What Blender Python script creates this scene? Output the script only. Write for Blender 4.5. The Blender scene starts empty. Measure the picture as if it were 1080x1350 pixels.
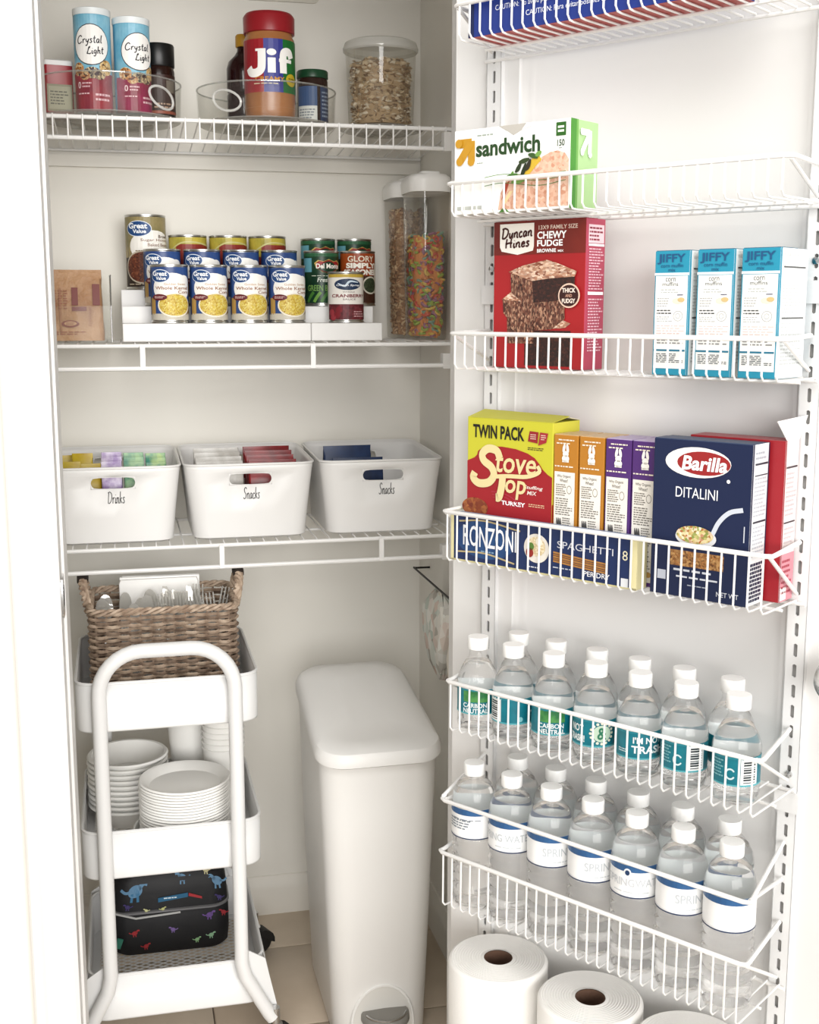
import bpy, math, random
from mathutils import Vector, Matrix
random.seed(7)
R = math.radians
PI = math.pi
C = bpy.context.scene.collection
SC = bpy.context.scene

# ---------------------------------------------------------------- camera, world, lights, exposure
CAM_Z = 1.37
cam = bpy.data.objects.new('camera', bpy.data.cameras.new('camera'))
C.objects.link(cam)
cam.location = (0, 0, CAM_Z)
cam.rotation_euler = (R(90 - 9.5), 0, -R(13.26))
cam.data.sensor_fit = 'VERTICAL'
cam.data.sensor_height = 24
cam.data.lens = 24 * 1607 / 1350
cam.data.clip_start = 0.05
SC.camera = cam

w = bpy.data.worlds.new('room_light')
SC.world = w
w.use_nodes = True
w.node_tree.nodes['Background'].inputs[0].default_value = (1.0, 0.98, 0.955, 1)
w.node_tree.nodes['Background'].inputs[1].default_value = 0.50

def area(name, loc, target, sx, sy, power, color=(1, 1, 1)):
    l = bpy.data.lights.new(name, 'AREA')
    l.shape = 'RECTANGLE'; l.size = sx; l.size_y = sy; l.energy = power; l.color = color
    o = bpy.data.objects.new(name, l); C.objects.link(o)
    o.location = loc
    o.rotation_euler = (Vector(target) - Vector(loc)).to_track_quat('-Z', 'Y').to_euler()
    return o
area('kitchen_window_light', (0.75, -4.0, 1.75), (0.35, 2.4, 1.2), 4.4, 2.6, 300, (1, 0.985, 0.965))
area('kitchen_ceiling_light', (0.15, 0.45, 2.48), (0.2, 2.2, 0.6), 1.1, 0.8, 17, (1, 0.975, 0.94))

SC.view_settings.view_transform = 'Standard'
SC.view_settings.look = 'None'
SC.view_settings.exposure = 0.16
SC.view_settings.gamma = 1.0
SC.view_settings.use_curve_mapping = False
SC.cycles.transparent_max_bounces = 40
SC.cycles.max_bounces = 16
SC.cycles.transmission_bounces = 14

# ---------------------------------------------------------------- materials
def lin(h):
    h = h.lstrip('#')
    out = []
    for i in (0, 2, 4):
        c = int(h[i:i + 2], 16) / 255
        out.append(c / 12.92 if c <= 0.04045 else ((c + 0.055) / 1.055) ** 2.4)
    mx, mn = max(out), min(out)
    k = 1 - 0.30 * min(1, (mx - mn) / max(mx, 1e-4))      # printed inks are a little duller than their screen colour
    return (*[c * k for c in out], 1)
_M = {}
def mat(name, hexc='#ffffff', rough=0.5, metal=0.0, spec=0.5, bump=None, var=None, coat=0.0, trans=0.0, ior=1.45, alpha=1.0):
    if name in _M: return _M[name]
    m = bpy.data.materials.new(name); m.use_nodes = True
    nt = m.node_tree; b = nt.nodes['Principled BSDF']
    b.inputs['Base Color'].default_value = lin(hexc)
    b.inputs['Roughness'].default_value = rough
    b.inputs['Metallic'].default_value = metal
    b.inputs['Specular IOR Level'].default_value = spec
    b.inputs['Coat Weight'].default_value = coat
    b.inputs['Transmission Weight'].default_value = trans
    b.inputs['IOR'].default_value = ior
    b.inputs['Alpha'].default_value = alpha
    if bump or var:
        tc = nt.nodes.new('ShaderNodeTexCoord')
    if bump:
        n = nt.nodes.new('ShaderNodeTexNoise'); n.inputs['Scale'].default_value = bump[0]; n.inputs['Detail'].default_value = 4
        bp = nt.nodes.new('ShaderNodeBump'); bp.inputs['Strength'].default_value = bump[1]; bp.inputs['Distance'].default_value = bump[2] if len(bump) > 2 else 0.002
        nt.links.new(tc.outputs['Object'], n.inputs['Vector']); nt.links.new(n.outputs['Fac'], bp.inputs['Height']); nt.links.new(bp.outputs['Normal'], b.inputs['Normal'])
    if var:
        n = nt.nodes.new('ShaderNodeTexNoise'); n.inputs['Scale'].default_value = var[0]; n.inputs['Detail'].default_value = 5
        r = nt.nodes.new('ShaderNodeValToRGB')
        r.color_ramp.elements[0].position = 0.35; r.color_ramp.elements[1].position = 0.65
        r.color_ramp.elements[0].color = lin(var[1]); r.color_ramp.elements[1].color = lin(hexc)
        nt.links.new(tc.outputs['Object'], n.inputs['Vector']); nt.links.new(n.outputs['Fac'], r.inputs['Fac']); nt.links.new(r.outputs['Color'], b.inputs['Base Color'])
    _M[name] = m
    return m
def col(h, rough=0.45):
    return mat('ink_' + h.lstrip('#') + ('' if rough == 0.45 else '_%d' % int(rough * 100)), h, rough)
def cells(name, scale, colors, rough=0.5, stretch=(1, 1, 1), bump=0.0):
    """printed picture / lumpy food: voronoi cells coloured through a ramp"""
    if name in _M: return _M[name]
    m = bpy.data.materials.new(name); m.use_nodes = True
    nt = m.node_tree; b = nt.nodes['Principled BSDF']; b.inputs['Roughness'].default_value = rough
    tc = nt.nodes.new('ShaderNodeTexCoord'); mp = nt.nodes.new('ShaderNodeMapping'); mp.inputs['Scale'].default_value = stretch
    v = nt.nodes.new('ShaderNodeTexVoronoi'); v.inputs['Scale'].default_value = scale
    s = nt.nodes.new('ShaderNodeSeparateColor')
    r = nt.nodes.new('ShaderNodeValToRGB'); el = r.color_ramp.elements
    n = len(colors)
    while len(el) < n: el.new(0.5)
    for i, c in enumerate(colors):
        el[i].position = i / max(1, n - 1); el[i].color = lin(c)
    nt.links.new(tc.outputs['Object'], mp.inputs['Vector']); nt.links.new(mp.outputs['Vector'], v.inputs['Vector'])
    nt.links.new(v.outputs['Color'], s.inputs['Color']); nt.links.new(s.outputs[0], r.inputs['Fac']); nt.links.new(r.outputs['Color'], b.inputs['Base Color'])
    if bump:
        bp = nt.nodes.new('ShaderNodeBump'); bp.inputs['Strength'].default_value = bump; bp.inputs['Distance'].default_value = 0.003; bp.invert = True
        nt.links.new(v.outputs['Distance'], bp.inputs['Height']); nt.links.new(bp.outputs['Normal'], b.inputs['Normal'])
    _M[name] = m
    return m
def clear(name, tint='#ffffff', refl=0.35, base=0.05, body=0.03, rough=0.03):
    """thin clear plastic: transparent, glossy at grazing angles, a trace of haze"""
    if name in _M: return _M[name]
    m = bpy.data.materials.new(name); m.use_nodes = True
    nt = m.node_tree; nt.nodes.clear()
    out = nt.nodes.new('ShaderNodeOutputMaterial')
    t = nt.nodes.new('ShaderNodeBsdfTransparent'); t.inputs[0].default_value = lin(tint)
    d = nt.nodes.new('ShaderNodeBsdfDiffuse'); d.inputs[0].default_value = lin('#f2f2ee')
    g = nt.nodes.new('ShaderNodeBsdfGlossy'); g.inputs['Roughness'].default_value = rough
    m1 = nt.nodes.new('ShaderNodeMixShader'); m1.inputs[0].default_value = body
    m2 = nt.nodes.new('ShaderNodeMixShader')
    lw = nt.nodes.new('ShaderNodeLayerWeight'); lw.inputs[0].default_value = 0.5
    p = nt.nodes.new('ShaderNodeMath'); p.operation = 'POWER'; p.inputs[1].default_value = 3
    ma = nt.nodes.new('ShaderNodeMath'); ma.operation = 'MULTIPLY_ADD'; ma.inputs[1].default_value = refl; ma.inputs[2].default_value = base
    L = nt.links.new
    L(lw.outputs['Facing'], p.inputs[0]); L(p.outputs[0], ma.inputs[0]); L(ma.outputs[0], m2.inputs[0])
    L(t.outputs[0], m1.inputs[1]); L(d.outputs[0], m1.inputs[2]); L(m1.outputs[0], m2.inputs[1]); L(g.outputs[0], m2.inputs[2]); L(m2.outputs[0], out.inputs[0])
    _M[name] = m
    return m

WALL = mat('wall_paint', '#f0ede5', 0.85, bump=(220, 0.08, 0.001))
TRIM = mat('trim_paint', '#e6e5e3', 0.45)
DOORP = mat('door_paint', '#e6e5e3', 0.42, bump=(60, 0.03, 0.001))
WIRE = mat('white_coated_wire', '#edecea', 0.35)
STEEL = mat('white_powder_coat', '#e5e5e4', 0.4)
PLAST = mat('white_plastic', '#e4e3e1', 0.4)
CREAMPL = mat('warm_white_plastic', '#f3f2ef', 0.35)
CHROME = mat('chrome', '#c9c9c9', 0.22, 1.0)
TIN = mat('tin_plate', '#cfcfcb', 0.3, 1.0)
BLACKR = mat('black_rubber', '#141414', 0.6)
PAPERW = mat('white_paper', '#f5f4f1', 0.8)
CLEAR = clear('clear_acrylic', '#fdfdfc', 0.30, 0.006, 0.012, 0.10)
CLEARD = clear('clear_container_plastic', '#f8f7f4', 0.35, 0.05, 0.035)
PET = clear('clear_bottle_plastic', '#ffffff', 0.40, 0.02, 0.03)
WATER = mat('water', '#ffffff', 0.0, trans=0.93, ior=1.2)  # not fully clear: a little diffuse white is mixed in to brighten the bottles

# ---------------------------------------------------------------- mesh building
class MB:
    def __init__(s): s.v = []; s.f = []; s.m = []; s.k = 0
    def add(s, vs, fs, mi=None):
        o = len(s.v); s.v += [tuple(p) for p in vs]
        for f in fs: s.f.append([i + o for i in f]); s.m.append(s.k if mi is None else mi)
        return s
    def box(s, x0, x1, y0, y1, z0, z1, mi=None, faces=None):
        vs = [(x0, y0, z0), (x1, y0, z0), (x1, y1, z0), (x0, y1, z0), (x0, y0, z1), (x1, y0, z1), (x1, y1, z1), (x0, y1, z1)]
        fs = [(0, 1, 5, 4), (1, 2, 6, 5), (2, 3, 7, 6), (3, 0, 4, 7), (4, 5, 6, 7), (3, 2, 1, 0)]   # front right back left top bottom
        o = len(s.v); s.v += vs
        for i, f in enumerate(fs):
            s.f.append([j + o for j in f]); s.m.append(faces[i] if faces else (s.k if mi is None else mi))
        return s
    def rings(s, rs, cap0=True, cap1=True, mi=None, closed=True):
        n = len(rs[0]); vs = [p for r in rs for p in r]; fs = []
        for i in range(len(rs) - 1):
            for j in range(n if closed else n - 1):
                k = (j + 1) % n
                fs.append((i * n + j, i * n + k, (i + 1) * n + k, (i + 1) * n + j))
        if cap0: fs.append(tuple(reversed(range(n))))
        if cap1: fs.append(tuple(range((len(rs) - 1) * n, len(rs) * n)))
        return s.add(vs, fs, mi)
    def lathe(s, prof, n=32, c=(0, 0, 0), cap0=True, cap1=True, mi=None):
        rs = [[(c[0] + r * math.cos(2 * PI * i / n), c[1] + r * math.sin(2 * PI * i / n), c[2] + z) for i in range(n)] for r, z in prof]
        return s.rings(rs, cap0, cap1, mi)
    def tube(s, pts, r, n=8, closed=False, mi=None, cap=True):
        P = [Vector(p) for p in pts]; N = len(P); rs = []
        up = None
        for i, p in enumerate(P):
            a = P[(i - 1) % N] if (closed or i > 0) else p
            b = P[(i + 1) % N] if (closed or i < N - 1) else p
            t = (b - a).normalized()
            if up is None:
                up = Vector((0, 0, 1)) if abs(t.z) < 0.9 else Vector((1, 0, 0))
            x = (up - t * up.dot(t))
            if x.length < 1e-6: x = t.orthogonal()
            x.normalize(); up = x; y = t.cross(x)
            rr = r[i] if isinstance(r, (list, tuple)) else r
            rs.append([tuple(p + (x * math.cos(2 * PI * j / n) + y * math.sin(2 * PI * j / n)) * rr) for j in range(n)])
        if closed: rs.append(rs[0]); return s.rings(rs, False, False, mi)
        return s.rings(rs, cap, cap, mi)
    def prism(s, poly, y0, y1, mi=None):
        """poly in x,z extruded along y (poly counter-clockwise seen from -y)"""
        n = len(poly)
        vs = [(x, y0, z) for x, z in poly] + [(x, y1, z) for x, z in poly]
        fs = [tuple(range(n)), tuple(reversed(range(n, 2 * n)))]
        for i in range(n):
            j = (i + 1) % n; fs.append((i, i + n, j + n, j))
        return s.add(vs, fs, mi)
    def mesh(s, name, mats, smooth=True):
        me = bpy.data.meshes.new(name)
        me.from_pydata(s.v, [], s.f)
        for m in (mats if isinstance(mats, (list, tuple)) else [mats]): me.materials.append(m)
        me.polygons.foreach_set('material_index', s.m)
        if smooth:
            me.polygons.foreach_set('use_smooth', [True] * len(s.f))
            me.set_sharp_from_angle(angle=R(38))
        me.update()
        return me
    def build(s, name, mats, parent=None, loc=(0, 0, 0), rot=(0, 0, 0), smooth=True):
        return put(name, s.mesh(name, mats, smooth), parent, loc, rot)
def put(name, me, parent=None, loc=(0, 0, 0), rot=(0, 0, 0)):
    o = bpy.data.objects.new(name, me); C.objects.link(o)
    o.parent = parent; o.location = loc; o.rotation_euler = rot
    return o
def tag(o, label=None, cat=None, group=None, kind=None):
    if label: o['label'] = label
    if cat: o['category'] = cat
    if group: o['group'] = group
    if kind: o['kind'] = kind
    return o
def thing(name, label, cat, loc=(0, 0, 0), rz=0.0, group=None, kind=None):
    o = bpy.data.objects.new(name, None); C.objects.link(o)
    o.empty_display_size = 0.05
    o.location = loc; o.rotation_euler = (0, 0, rz)
    return tag(o, label, cat, group, kind)
def copy_tree(o, parent=None):
    c = o.copy(); C.objects.link(c); c.parent = parent
    for ch in list(o.children): copy_tree(ch, c)
    return c
def dup(root, loc, rz, label):
    c = copy_tree(root); c.location = loc; c.rotation_euler = (0, 0, rz); c['label'] = label
    return c
def rr(w, d, r, n=6, cx=0, cy=0, z=0):
    """rounded rectangle ring, counter-clockwise, starting bottom right"""
    r = min(r, w / 2 - 1e-5, d / 2 - 1e-5); P = []
    for qx, qy, a0 in ((1, -1, -90), (1, 1, 0), (-1, 1, 90), (-1, -1, 180)):
        for i in range(n + 1):
            a = R(a0 + 90 * i / n)
            P.append((cx + qx * (w / 2 - r) + r * math.cos(a), cy + qy * (d / 2 - r) + r * math.sin(a), z))
    return P
def solidify(o, t, off=-1):
    m = o.modifiers.new('thickness', 'SOLIDIFY'); m.thickness = t; m.offset = off
    return o
def smooth_path(pts, n=6, closed=False):
    P = [Vector(p) for p in pts]; N = len(P); out = []
    for i in range(N if closed else N - 1):
        p1, p2 = P[i], P[(i + 1) % N]
        p0 = P[(i - 1) % N] if (closed or i > 0) else p1 * 2 - p2
        p3 = P[(i + 2) % N] if (closed or i < N - 2) else p2 * 2 - p1
        for k in range(n):
            t = k / n
            out.append(0.5 * ((2 * p1) + (p2 - p0) * t + (2 * p0 - 5 * p1 + 4 * p2 - p3) * t * t + (3 * p1 - p0 - 3 * p2 + p3) * t ** 3))
    if not closed: out.append(P[-1])
    return out

# ---------------------------------------------------------------- flat print: shapes and lettering on a face
_T = {}
def glyphs(s, bold, shear):
    k = (s, bold, shear)
    if k not in _T:
        cu = bpy.data.curves.new('t', 'FONT'); cu.body = s; cu.offset = bold; cu.shear = shear; cu.resolution_u = 3
        o = bpy.data.objects.new('t', cu); C.objects.link(o)
        me = bpy.data.meshes.new_from_object(o)
        vs = [(v.co.x, v.co.y) for v in me.vertices]; fs = [tuple(p.vertices) for p in me.polygons]
        bpy.data.objects.remove(o); bpy.data.curves.remove(cu); bpy.data.meshes.remove(me)
        x0 = min(v[0] for v in vs); x1 = max(v[0] for v in vs); y0 = min(v[1] for v in vs); y1 = max(v[1] for v in vs)
        _T[k] = ([((x - x0) / (x1 - x0), (y - y0) / (y1 - y0)) for x, y in vs], fs)
    return _T[k]
# one-line handwriting: letter -> (width, strokes) in a box with x-height 0.5, ascender 1
PEN = {
 'D': (.8, [[(.15, .95), (.12, .5), (.1, .02)], [(.0, .9), (.35, .98), (.7, .75), (.65, .3), (.35, .02), (.05, .05)]]),
 'S': (.6, [[(.55, .85), (.35, 1.0), (.12, .85), (.2, .6), (.45, .4), (.42, .12), (.2, 0), (.0, .12)]]),
 'C': (.75, [[(.65, .8), (.45, 1.0), (.15, .8), (.02, .4), (.15, .05), (.4, .0), (.7, .2)]]),
 'H': (.75, [[(.12, .98), (.08, .5), (.1, .0)], [(.6, 1.0), (.56, .5), (.62, .0)], [(.0, .42), (.35, .52), (.72, .5)]]),
 'L': (.6, [[(.3, .75), (.4, .98), (.25, .9), (.15, .4), (.05, .05), (.2, .06), (.4, .0), (.6, .1)]]),
 'G': (.75, [[(.65, .85), (.4, 1.0), (.1, .75), (.05, .3), (.25, .0), (.55, .1), (.6, .42), (.38, .42)]]),
 'V': (.7, [[(.0, .95), (.15, .5), (.3, .0), (.45, .5), (.68, 1.0)]]),
 'r': (.35, [[(.02, .5), (.06, .25), (.06, .0)], [(.06, .3), (.2, .5), (.35, .45)]]),
 'i': (.22, [[(.08, .48), (.08, .1), (.16, .0), (.24, .1)], [(.1, .7), (.12, .74)]]),
 'n': (.5, [[(.04, .5), (.06, .0)], [(.06, .3), (.22, .5), (.36, .42), (.36, .1), (.42, .0), (.5, .06)]]),
 'k': (.45, [[(.08, 1.0), (.06, .5), (.05, .0)], [(.36, .5), (.08, .25), (.22, .22), (.42, .0)]]),
 's': (.38, [[(.34, .44), (.2, .52), (.08, .42), (.2, .27), (.3, .14), (.18, .0), (.0, .06)]]),
 'a': (.48, [[(.38, .42), (.2, .5), (.05, .3), (.1, .04), (.26, .05), (.38, .38)], [(.38, .48), (.37, .12), (.48, .02)]]),
 'c': (.4, [[(.36, .42), (.2, .5), (.05, .3), (.1, .04), (.26, .0), (.4, .1)]]),
 'y': (.45, [[(.04, .5), (.1, .2), (.22, .12), (.36, .3)], [(.4, .5), (.32, .0), (.18, -.35), (.02, -.28)]]),
 't': (.35, [[(.18, .9), (.14, .3), (.2, .02), (.34, .06)], [(.0, .58), (.34, .62)]]),
 'l': (.25, [[(.12, 1.0), (.08, .5), (.1, .06), (.24, .02)]]),
 'g': (.46, [[(.36, .42), (.2, .5), (.05, .3), (.12, .08), (.28, .12), (.38, .46)], [(.38, .46), (.36, .0), (.22, -.34), (.04, -.25)]]),
 'h': (.48, [[(.08, 1.0), (.06, .0)], [(.06, .28), (.2, .48), (.34, .4), (.34, .1), (.48, .02)]]),
 'e': (.4, [[(.04, .26), (.34, .32), (.24, .5), (.08, .4), (.06, .1), (.2, .0), (.4, .1)]]),
 'u': (.48, [[(.04, .5), (.06, .1), (.2, .02), (.36, .4)], [(.38, .5), (.38, .08), (.48, .02)]]),
 'v': (.45, [[(.02, .5), (.16, .0), (.36, .5), (.45, .46)]]),
 'o': (.46, [[(.22, .5), (.05, .3), (.12, .03), (.32, .08), (.38, .38), (.22, .5), (.46, .44)]]),
 'p': (.48, [[(.06, .5), (.0, -.4)], [(.04, .3), (.22, .5), (.4, .35), (.3, .04), (.06, .05)]]),
 'T': (.7, [[(.0, .85), (.2, 1.0), (.72, .95)], [(.38, .96), (.34, .4), (.26, .0)]]),
 'q': (.46, [[(.36, .42), (.2, .5), (.05, .3), (.12, .08), (.28, .12), (.38, .46)], [(.38, .46), (.38, -.35)]]),
}
class Art:
    """flat print. fn(u, v, lift) gives a point; u, v run 0..1 over the face of w x h"""
    LIFT = 0.00035
    def __init__(s, w, h, fn, curved=False):
        s.w, s.h, s.fn, s.curved = w, h, fn, curved; s.parts = {}; s.cur('printed_panel')
    def cur(s, name): s.p = s.parts.setdefault(name, (MB(), [])); return s
    def _mi(s, m):
        if isinstance(m, str): m = col(m)
        if m not in s.p[1]: s.p[1].append(m)
        return s.p[1].index(m)
    def _add(s, pts, fs, m, layer):
        s.p[0].add([s.fn(u, v, s.LIFT * layer) for u, v in pts], fs, s._mi(m))
    def rect(s, u0, u1, v0, v1, m, layer=1):
        n = max(1, int((u1 - u0) * 16)) if s.curved else 1
        pts = []; fs = []
        for i in range(n + 1):
            u = u0 + (u1 - u0) * i / n; pts += [(u, v0), (u, v1)]
            if i: fs.append((2 * i - 2, 2 * i, 2 * i + 1, 2 * i - 1))
        s._add(pts, fs, m, layer); return s
    def ell(s, cu, cv, ru, rv, m, layer=1, rot=0.0, n=14):
        pts = []; fs = []; ca, sa = math.cos(rot), math.sin(rot)
        A = s.h / s.w
        for i in range(n + 1):
            a = -math.cos(PI * i / n); b = math.sin(PI * i / n) + 1e-4
            for q in (-b, b):
                x, y = a * ru * s.w, q * rv * s.h
                pts.append((cu + (x * ca - y * sa) / s.w, cv + (x * sa + y * ca) / s.h))
            if i: fs.append((2 * i - 2, 2 * i, 2 * i + 1, 2 * i - 1))
        s._add(pts, fs, m, layer); return s
    def ring(s, cu, cv, ru, rv, t, m, layer=1, a0=0, a1=360, n=28):
        pts = []; fs = []
        for i in range(n + 1):
            a = R(a0 + (a1 - a0) * i / n)
            pts += [(cu + ru * math.cos(a), cv + rv * math.sin(a)), (cu + ru * (1 - t) * math.cos(a), cv + rv * (1 - t) * math.sin(a))]
            if i: fs.append((2 * i - 2, 2 * i, 2 * i + 1, 2 * i - 1))
        s._add(pts, fs, m, layer); return s
    def poly(s, pts, m, layer=1):
        s._add(pts, [tuple(range(len(pts)))], m, layer); return s
    def text(s, t, u0, u1, v0, v1, m, layer=2, bold=0.015, shear=0.0):
        vs, fs = glyphs(t, bold, shear)
        s._add([(u0 + (u1 - u0) * x, v0 + (v1 - v0) * y) for x, y in vs], fs, m, layer); return s
    def stroke(s, pts, wd, m, layer=2, n=5, taper=False):
        P = smooth_path([(u * s.w, v * s.h, 0) for u, v in pts], n) if len(pts) > 2 else [Vector((u * s.w, v * s.h, 0)) for u, v in pts]
        q = []; fs = []; K = 5 if s.curved else 2
        for i, p in enumerate(P):
            t = P[min(i + 1, len(P) - 1)] - P[max(i - 1, 0)]
            t = t.normalized() if t.length > 1e-9 else Vector((1, 0, 0))
            nn = Vector((-t.y, t.x, 0)) * wd / 2
            if taper: nn *= 0.35 + 0.65 * math.sin(PI * i / (len(P) - 1))
            for k in range(K):
                e = p + nn * (1 - 2 * k / (K - 1)); q.append((e.x / s.w, e.y / s.h))
                if i and k: fs.append(((i - 1) * K + k - 1, (i - 1) * K + k, i * K + k, i * K + k - 1))
        s._add(q, fs, m, layer); return s
    def pen(s, t, u0, u1, v0, v1, wd, m, layer=2, slant=0.12, rise=0.0):
        """handwriting; v0..v1 is baseline..ascender"""
        W = sum(PEN[c][0] if c in PEN else 0.35 for c in t) + 0.08 * (len(t) - 1); x = 0.0
        for c in t:
            if c in PEN:
                for st in PEN[c][1]:
                    s.stroke([(u0 + (u1 - u0) * (x + a + slant * b) / W, v0 + (v1 - v0) * b + rise * (x + a) / W) for a, b in st], wd, m, layer, 4)
                x += PEN[c][0] + 0.08
            else: x += 0.35
        return s
    def lines(s, u0, u1, v0, v1, n, m, layer=2, fill=0.45, seed=0):
        """rows of print too small to read"""
        rg = random.Random(seed + n)
        h = (v1 - v0) / n
        for i in range(n):
            v = v1 - h * (i + 1); u = u0
            end = u0 + (u1 - u0) * rg.uniform(0.65, 1.0)
            while u < end:
                d = (u1 - u0) * rg.uniform(0.06, 0.22)
                s.rect(u, min(u + d, u1), v + h * (1 - fill) / 2, v + h * (1 + fill) / 2, m, layer)
                u += d + (u1 - u0) * 0.04
        return s
    def build(s, parent):
        for name, (mb, ms) in s.parts.items():
            if mb.v: mb.build(name, ms, parent, smooth=False)
def front_art(w, h, y, z0=0.0):
    return Art(w, h, lambda u, v, l: ((u - 0.5) * w, y - l, z0 + v * h))
def side_art(d, h, x, y0, z0=0.0):           # right side, u runs front to back
    return Art(d, h, lambda u, v, l: (x + l, y0 + u * d, z0 + v * h))
def can_art(r, h, z0=0.0, span=150, turn=0.0):
    a = R(span)
    return Art(r * a, h, lambda u, v, l: ((r + l) * math.sin((u - 0.5) * a + turn), -(r + l) * math.cos((u - 0.5) * a + turn), z0 + v * h), True)

# ================================================================ THE SETTING
XR, XL, YB, YW0, YW1 = 0.641, -0.26, 2.62, 1.75, 1.90
JL, JR = -0.0947, 0.515          # opening of the pantry
HEAD = 2.06
def struct(name, mb, m, parent=None, label=None):
    o = mb.build(name, m, parent)
    if parent is None: o['kind'] = 'structure'
    if label: o['label'] = label
    return o
GROUT = mat('tile_grout', '#8f8376', 0.9)
fl = struct('floor', MB().box(-3, 3, -2.4, 2.8, -0.05, -0.004), GROUT, label='greige floor of large rectangular tiles under the pantry')
tile_m = [mat('floor_tile_%d' % i, c, 0.5, var=(5, d), bump=(30, 0.04, 0.001)) for i, (c, d) in enumerate((('#d8c8b4', '#c8b7a2'), ('#d2c1ac', '#c2b09a'), ('#dccdb9', '#cdbca7')))]
tm = [MB().rings([rr(0.597, 0.297, 0.003, 1, z=-0.006), rr(0.597, 0.297, 0.003, 1, z=-0.001), rr(0.594, 0.294, 0.002, 1, z=0.0)]).mesh('tile', t) for t in tile_m]
for j in range(-3, 8):
    for i in range(-3, 4):
        y = 2.456 + 0.15 - j * 0.3
        x = 0.13 + i * 0.6 + (0.3 if j % 2 else 0)
        if y < -0.4 or y > 2.7: continue
        put('tile', random.choice(tm), fl, (x, y, 0))
struct('wall_back', MB().box(XL - 0.1, XR + 0.1, YB, YB + 0.1, 0, 2.5), WALL, label='pale painted wall at the back of the pantry')
struct('wall_right', MB().box(XR, XR + 0.1, YW1, YB, 0, 2.5), WALL, label='shaded pantry side wall beside the open door')
struct('wall_left', MB().box(XL - 0.1, XL, YW1, YB, 0, 2.5), WALL, label='pantry side wall hidden behind the door casing')
struct('ceiling', MB().box(XL - 0.1, XR + 0.1, YW1, YB + 0.1, 2.5, 2.58), WALL, label='pantry ceiling')
fw = MB()
fw.box(-3, JL - 0.02, YW0, YW1, 0, 2.58); fw.box(JR + 0.02, 3, YW0, YW1, 0, 2.58); fw.box(JL - 0.02, JR + 0.02, YW0, YW1, HEAD + 0.02, 2.58)
struct('wall_front', fw, WALL, label='kitchen wall around the pantry opening')
# door casing with a stepped profile (profile in x, y; runs up z)
def casing_profile(w):
    return [(0, 0), (0, -0.009), (0.006, -0.013), (0.012, -0.011), (0.018, -0.011), (0.026, -0.014), (w * 0.62, -0.016), (w * 0.72, -0.02), (w * 0.8, -0.017), (w * 0.9, -0.021), (w - 0.003, -0.021), (w, -0.018), (w, 0)]
W = 0.064
pl = [(JL - x, YW0 + y) for x, y in casing_profile(W)]
t1 = struct('trim_1', MB().rings([[(x, y, z) for x, y in pl] for z in (0, HEAD + W)]), TRIM, label='white moulded door casing beside the pantry opening')
jb = MB().box(JL - 0.02, JL, YW0, YW1, 0, HEAD)
jb.box(JL - 0.001, JL + 0.004, YW0 + 0.055, YW1, 0, HEAD - 0.0)
jb.build('jamb', TRIM, t1)
spl = MB().rings([[(JL + d, YW0 + 0.028 + y, z) for y, z, _ in [(a, b, 0) for a, b, c in rr(0.040, 0.060, 0.008, 4)]] for d in (0, 0.0030)])
for i in range(len(spl.v)):
    x, y, z = spl.v[i]; spl.v[i] = (x, y, z + 0.962)
sp = spl.build('strike_plate', CHROME, t1)
MB().box(JL + 0.0026, JL + 0.0034, YW0 + 0.019, YW0 + 0.037, 0.948, 0.976).build('latch_hole', mat('dark_gap', '#151413', 0.8), sp)
pr = [(JR + x, YW0 + y) for x, y in casing_profile(W)]
t2 = struct('trim_2', MB().box(JR, JR + 0.02, YW0, YW1, 0, HEAD), TRIM, label='white door jamb on the hinge side')
struct('trim_3', MB().box(JL - 0.02, JR + 0.02, YW0, YW1, HEAD, HEAD + 0.02), TRIM, label='white head jamb above the pantry opening')
def baseboard(name, path, n, label):
    prof = [(0, 0), (0.014, 0), (0.014, 0.06), (0.011, 0.072), (0.006, 0.082), (0.004, 0.088), (0, 0.09)]
    a, b = path
    return struct(name, MB().rings([[(p[0] + n[0] * d, p[1] + n[1] * d, z) for d, z in prof] for p in (a, b)]), mat('baseboard_paint', '#e9e5dc', 0.5), label=label)
baseboard('baseboard_back', ((XL, YB), (XR, YB)), (0, -1), 'cream baseboard along the back wall of the pantry')
baseboard('baseboard_right', ((XR, YB), (XR, YW1)), (-1, 0), 'cream baseboard along the pantry side wall')

# ---- the open door, in its own frame: u along the door from the hinge, v out from its face towards the room, z up
DA = -R(54.35)
HX, HY = 0.4686, 1.7058
cD, sD = math.cos(DA), math.sin(DA)
def DL(u, v, z): return (HX + cD * u + sD * v, HY + sD * u - cD * v, z)
DW, DT = 0.66, 0.035
dr = thing('door_1', 'white pantry door standing open with a recessed panel', None, DL(0, 0, 0), DA, kind='structure')
P0, P1, Z0, Z1 = 0.108, 0.525, 0.13, 1.93
dm = MB()
dm.box(0, P0, 0, DT, 0.012, 2.045); dm.box(P1, DW, 0, DT, 0.012, 2.045)
dm.build('stile_frame', DOORP, dr)
dm = MB().box(P0, P1, 0, DT, 0.012, Z0); dm.box(P0, P1, 0, DT, Z1, 2.045)
dm.build('rail_frame', DOORP, dr)
dm = MB(); e = [(P0, Z0, 0), (P1, Z0, 0), (P1, Z1, 0), (P0, Z1, 0)]
def inset(k, y): return [(P0 + k, y, Z0 + k), (P1 - k, y, Z0 + k), (P1 - k, y, Z1 - k), (P0 + k, y, Z1 - k)]
dm.rings([inset(0, 0.0), inset(0.004, 0.004), inset(0.012, 0.006), inset(0.018, 0.010), inset(0.02, 0.011)], False, True)
for f in dm.f: f.reverse()
dm.build('panel', DOORP, dr)
kb = thing('knob_set', 'round satin metal knob near the free edge of the open door', 'knob', DL(0.602, 0, 0.950), DA)
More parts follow.
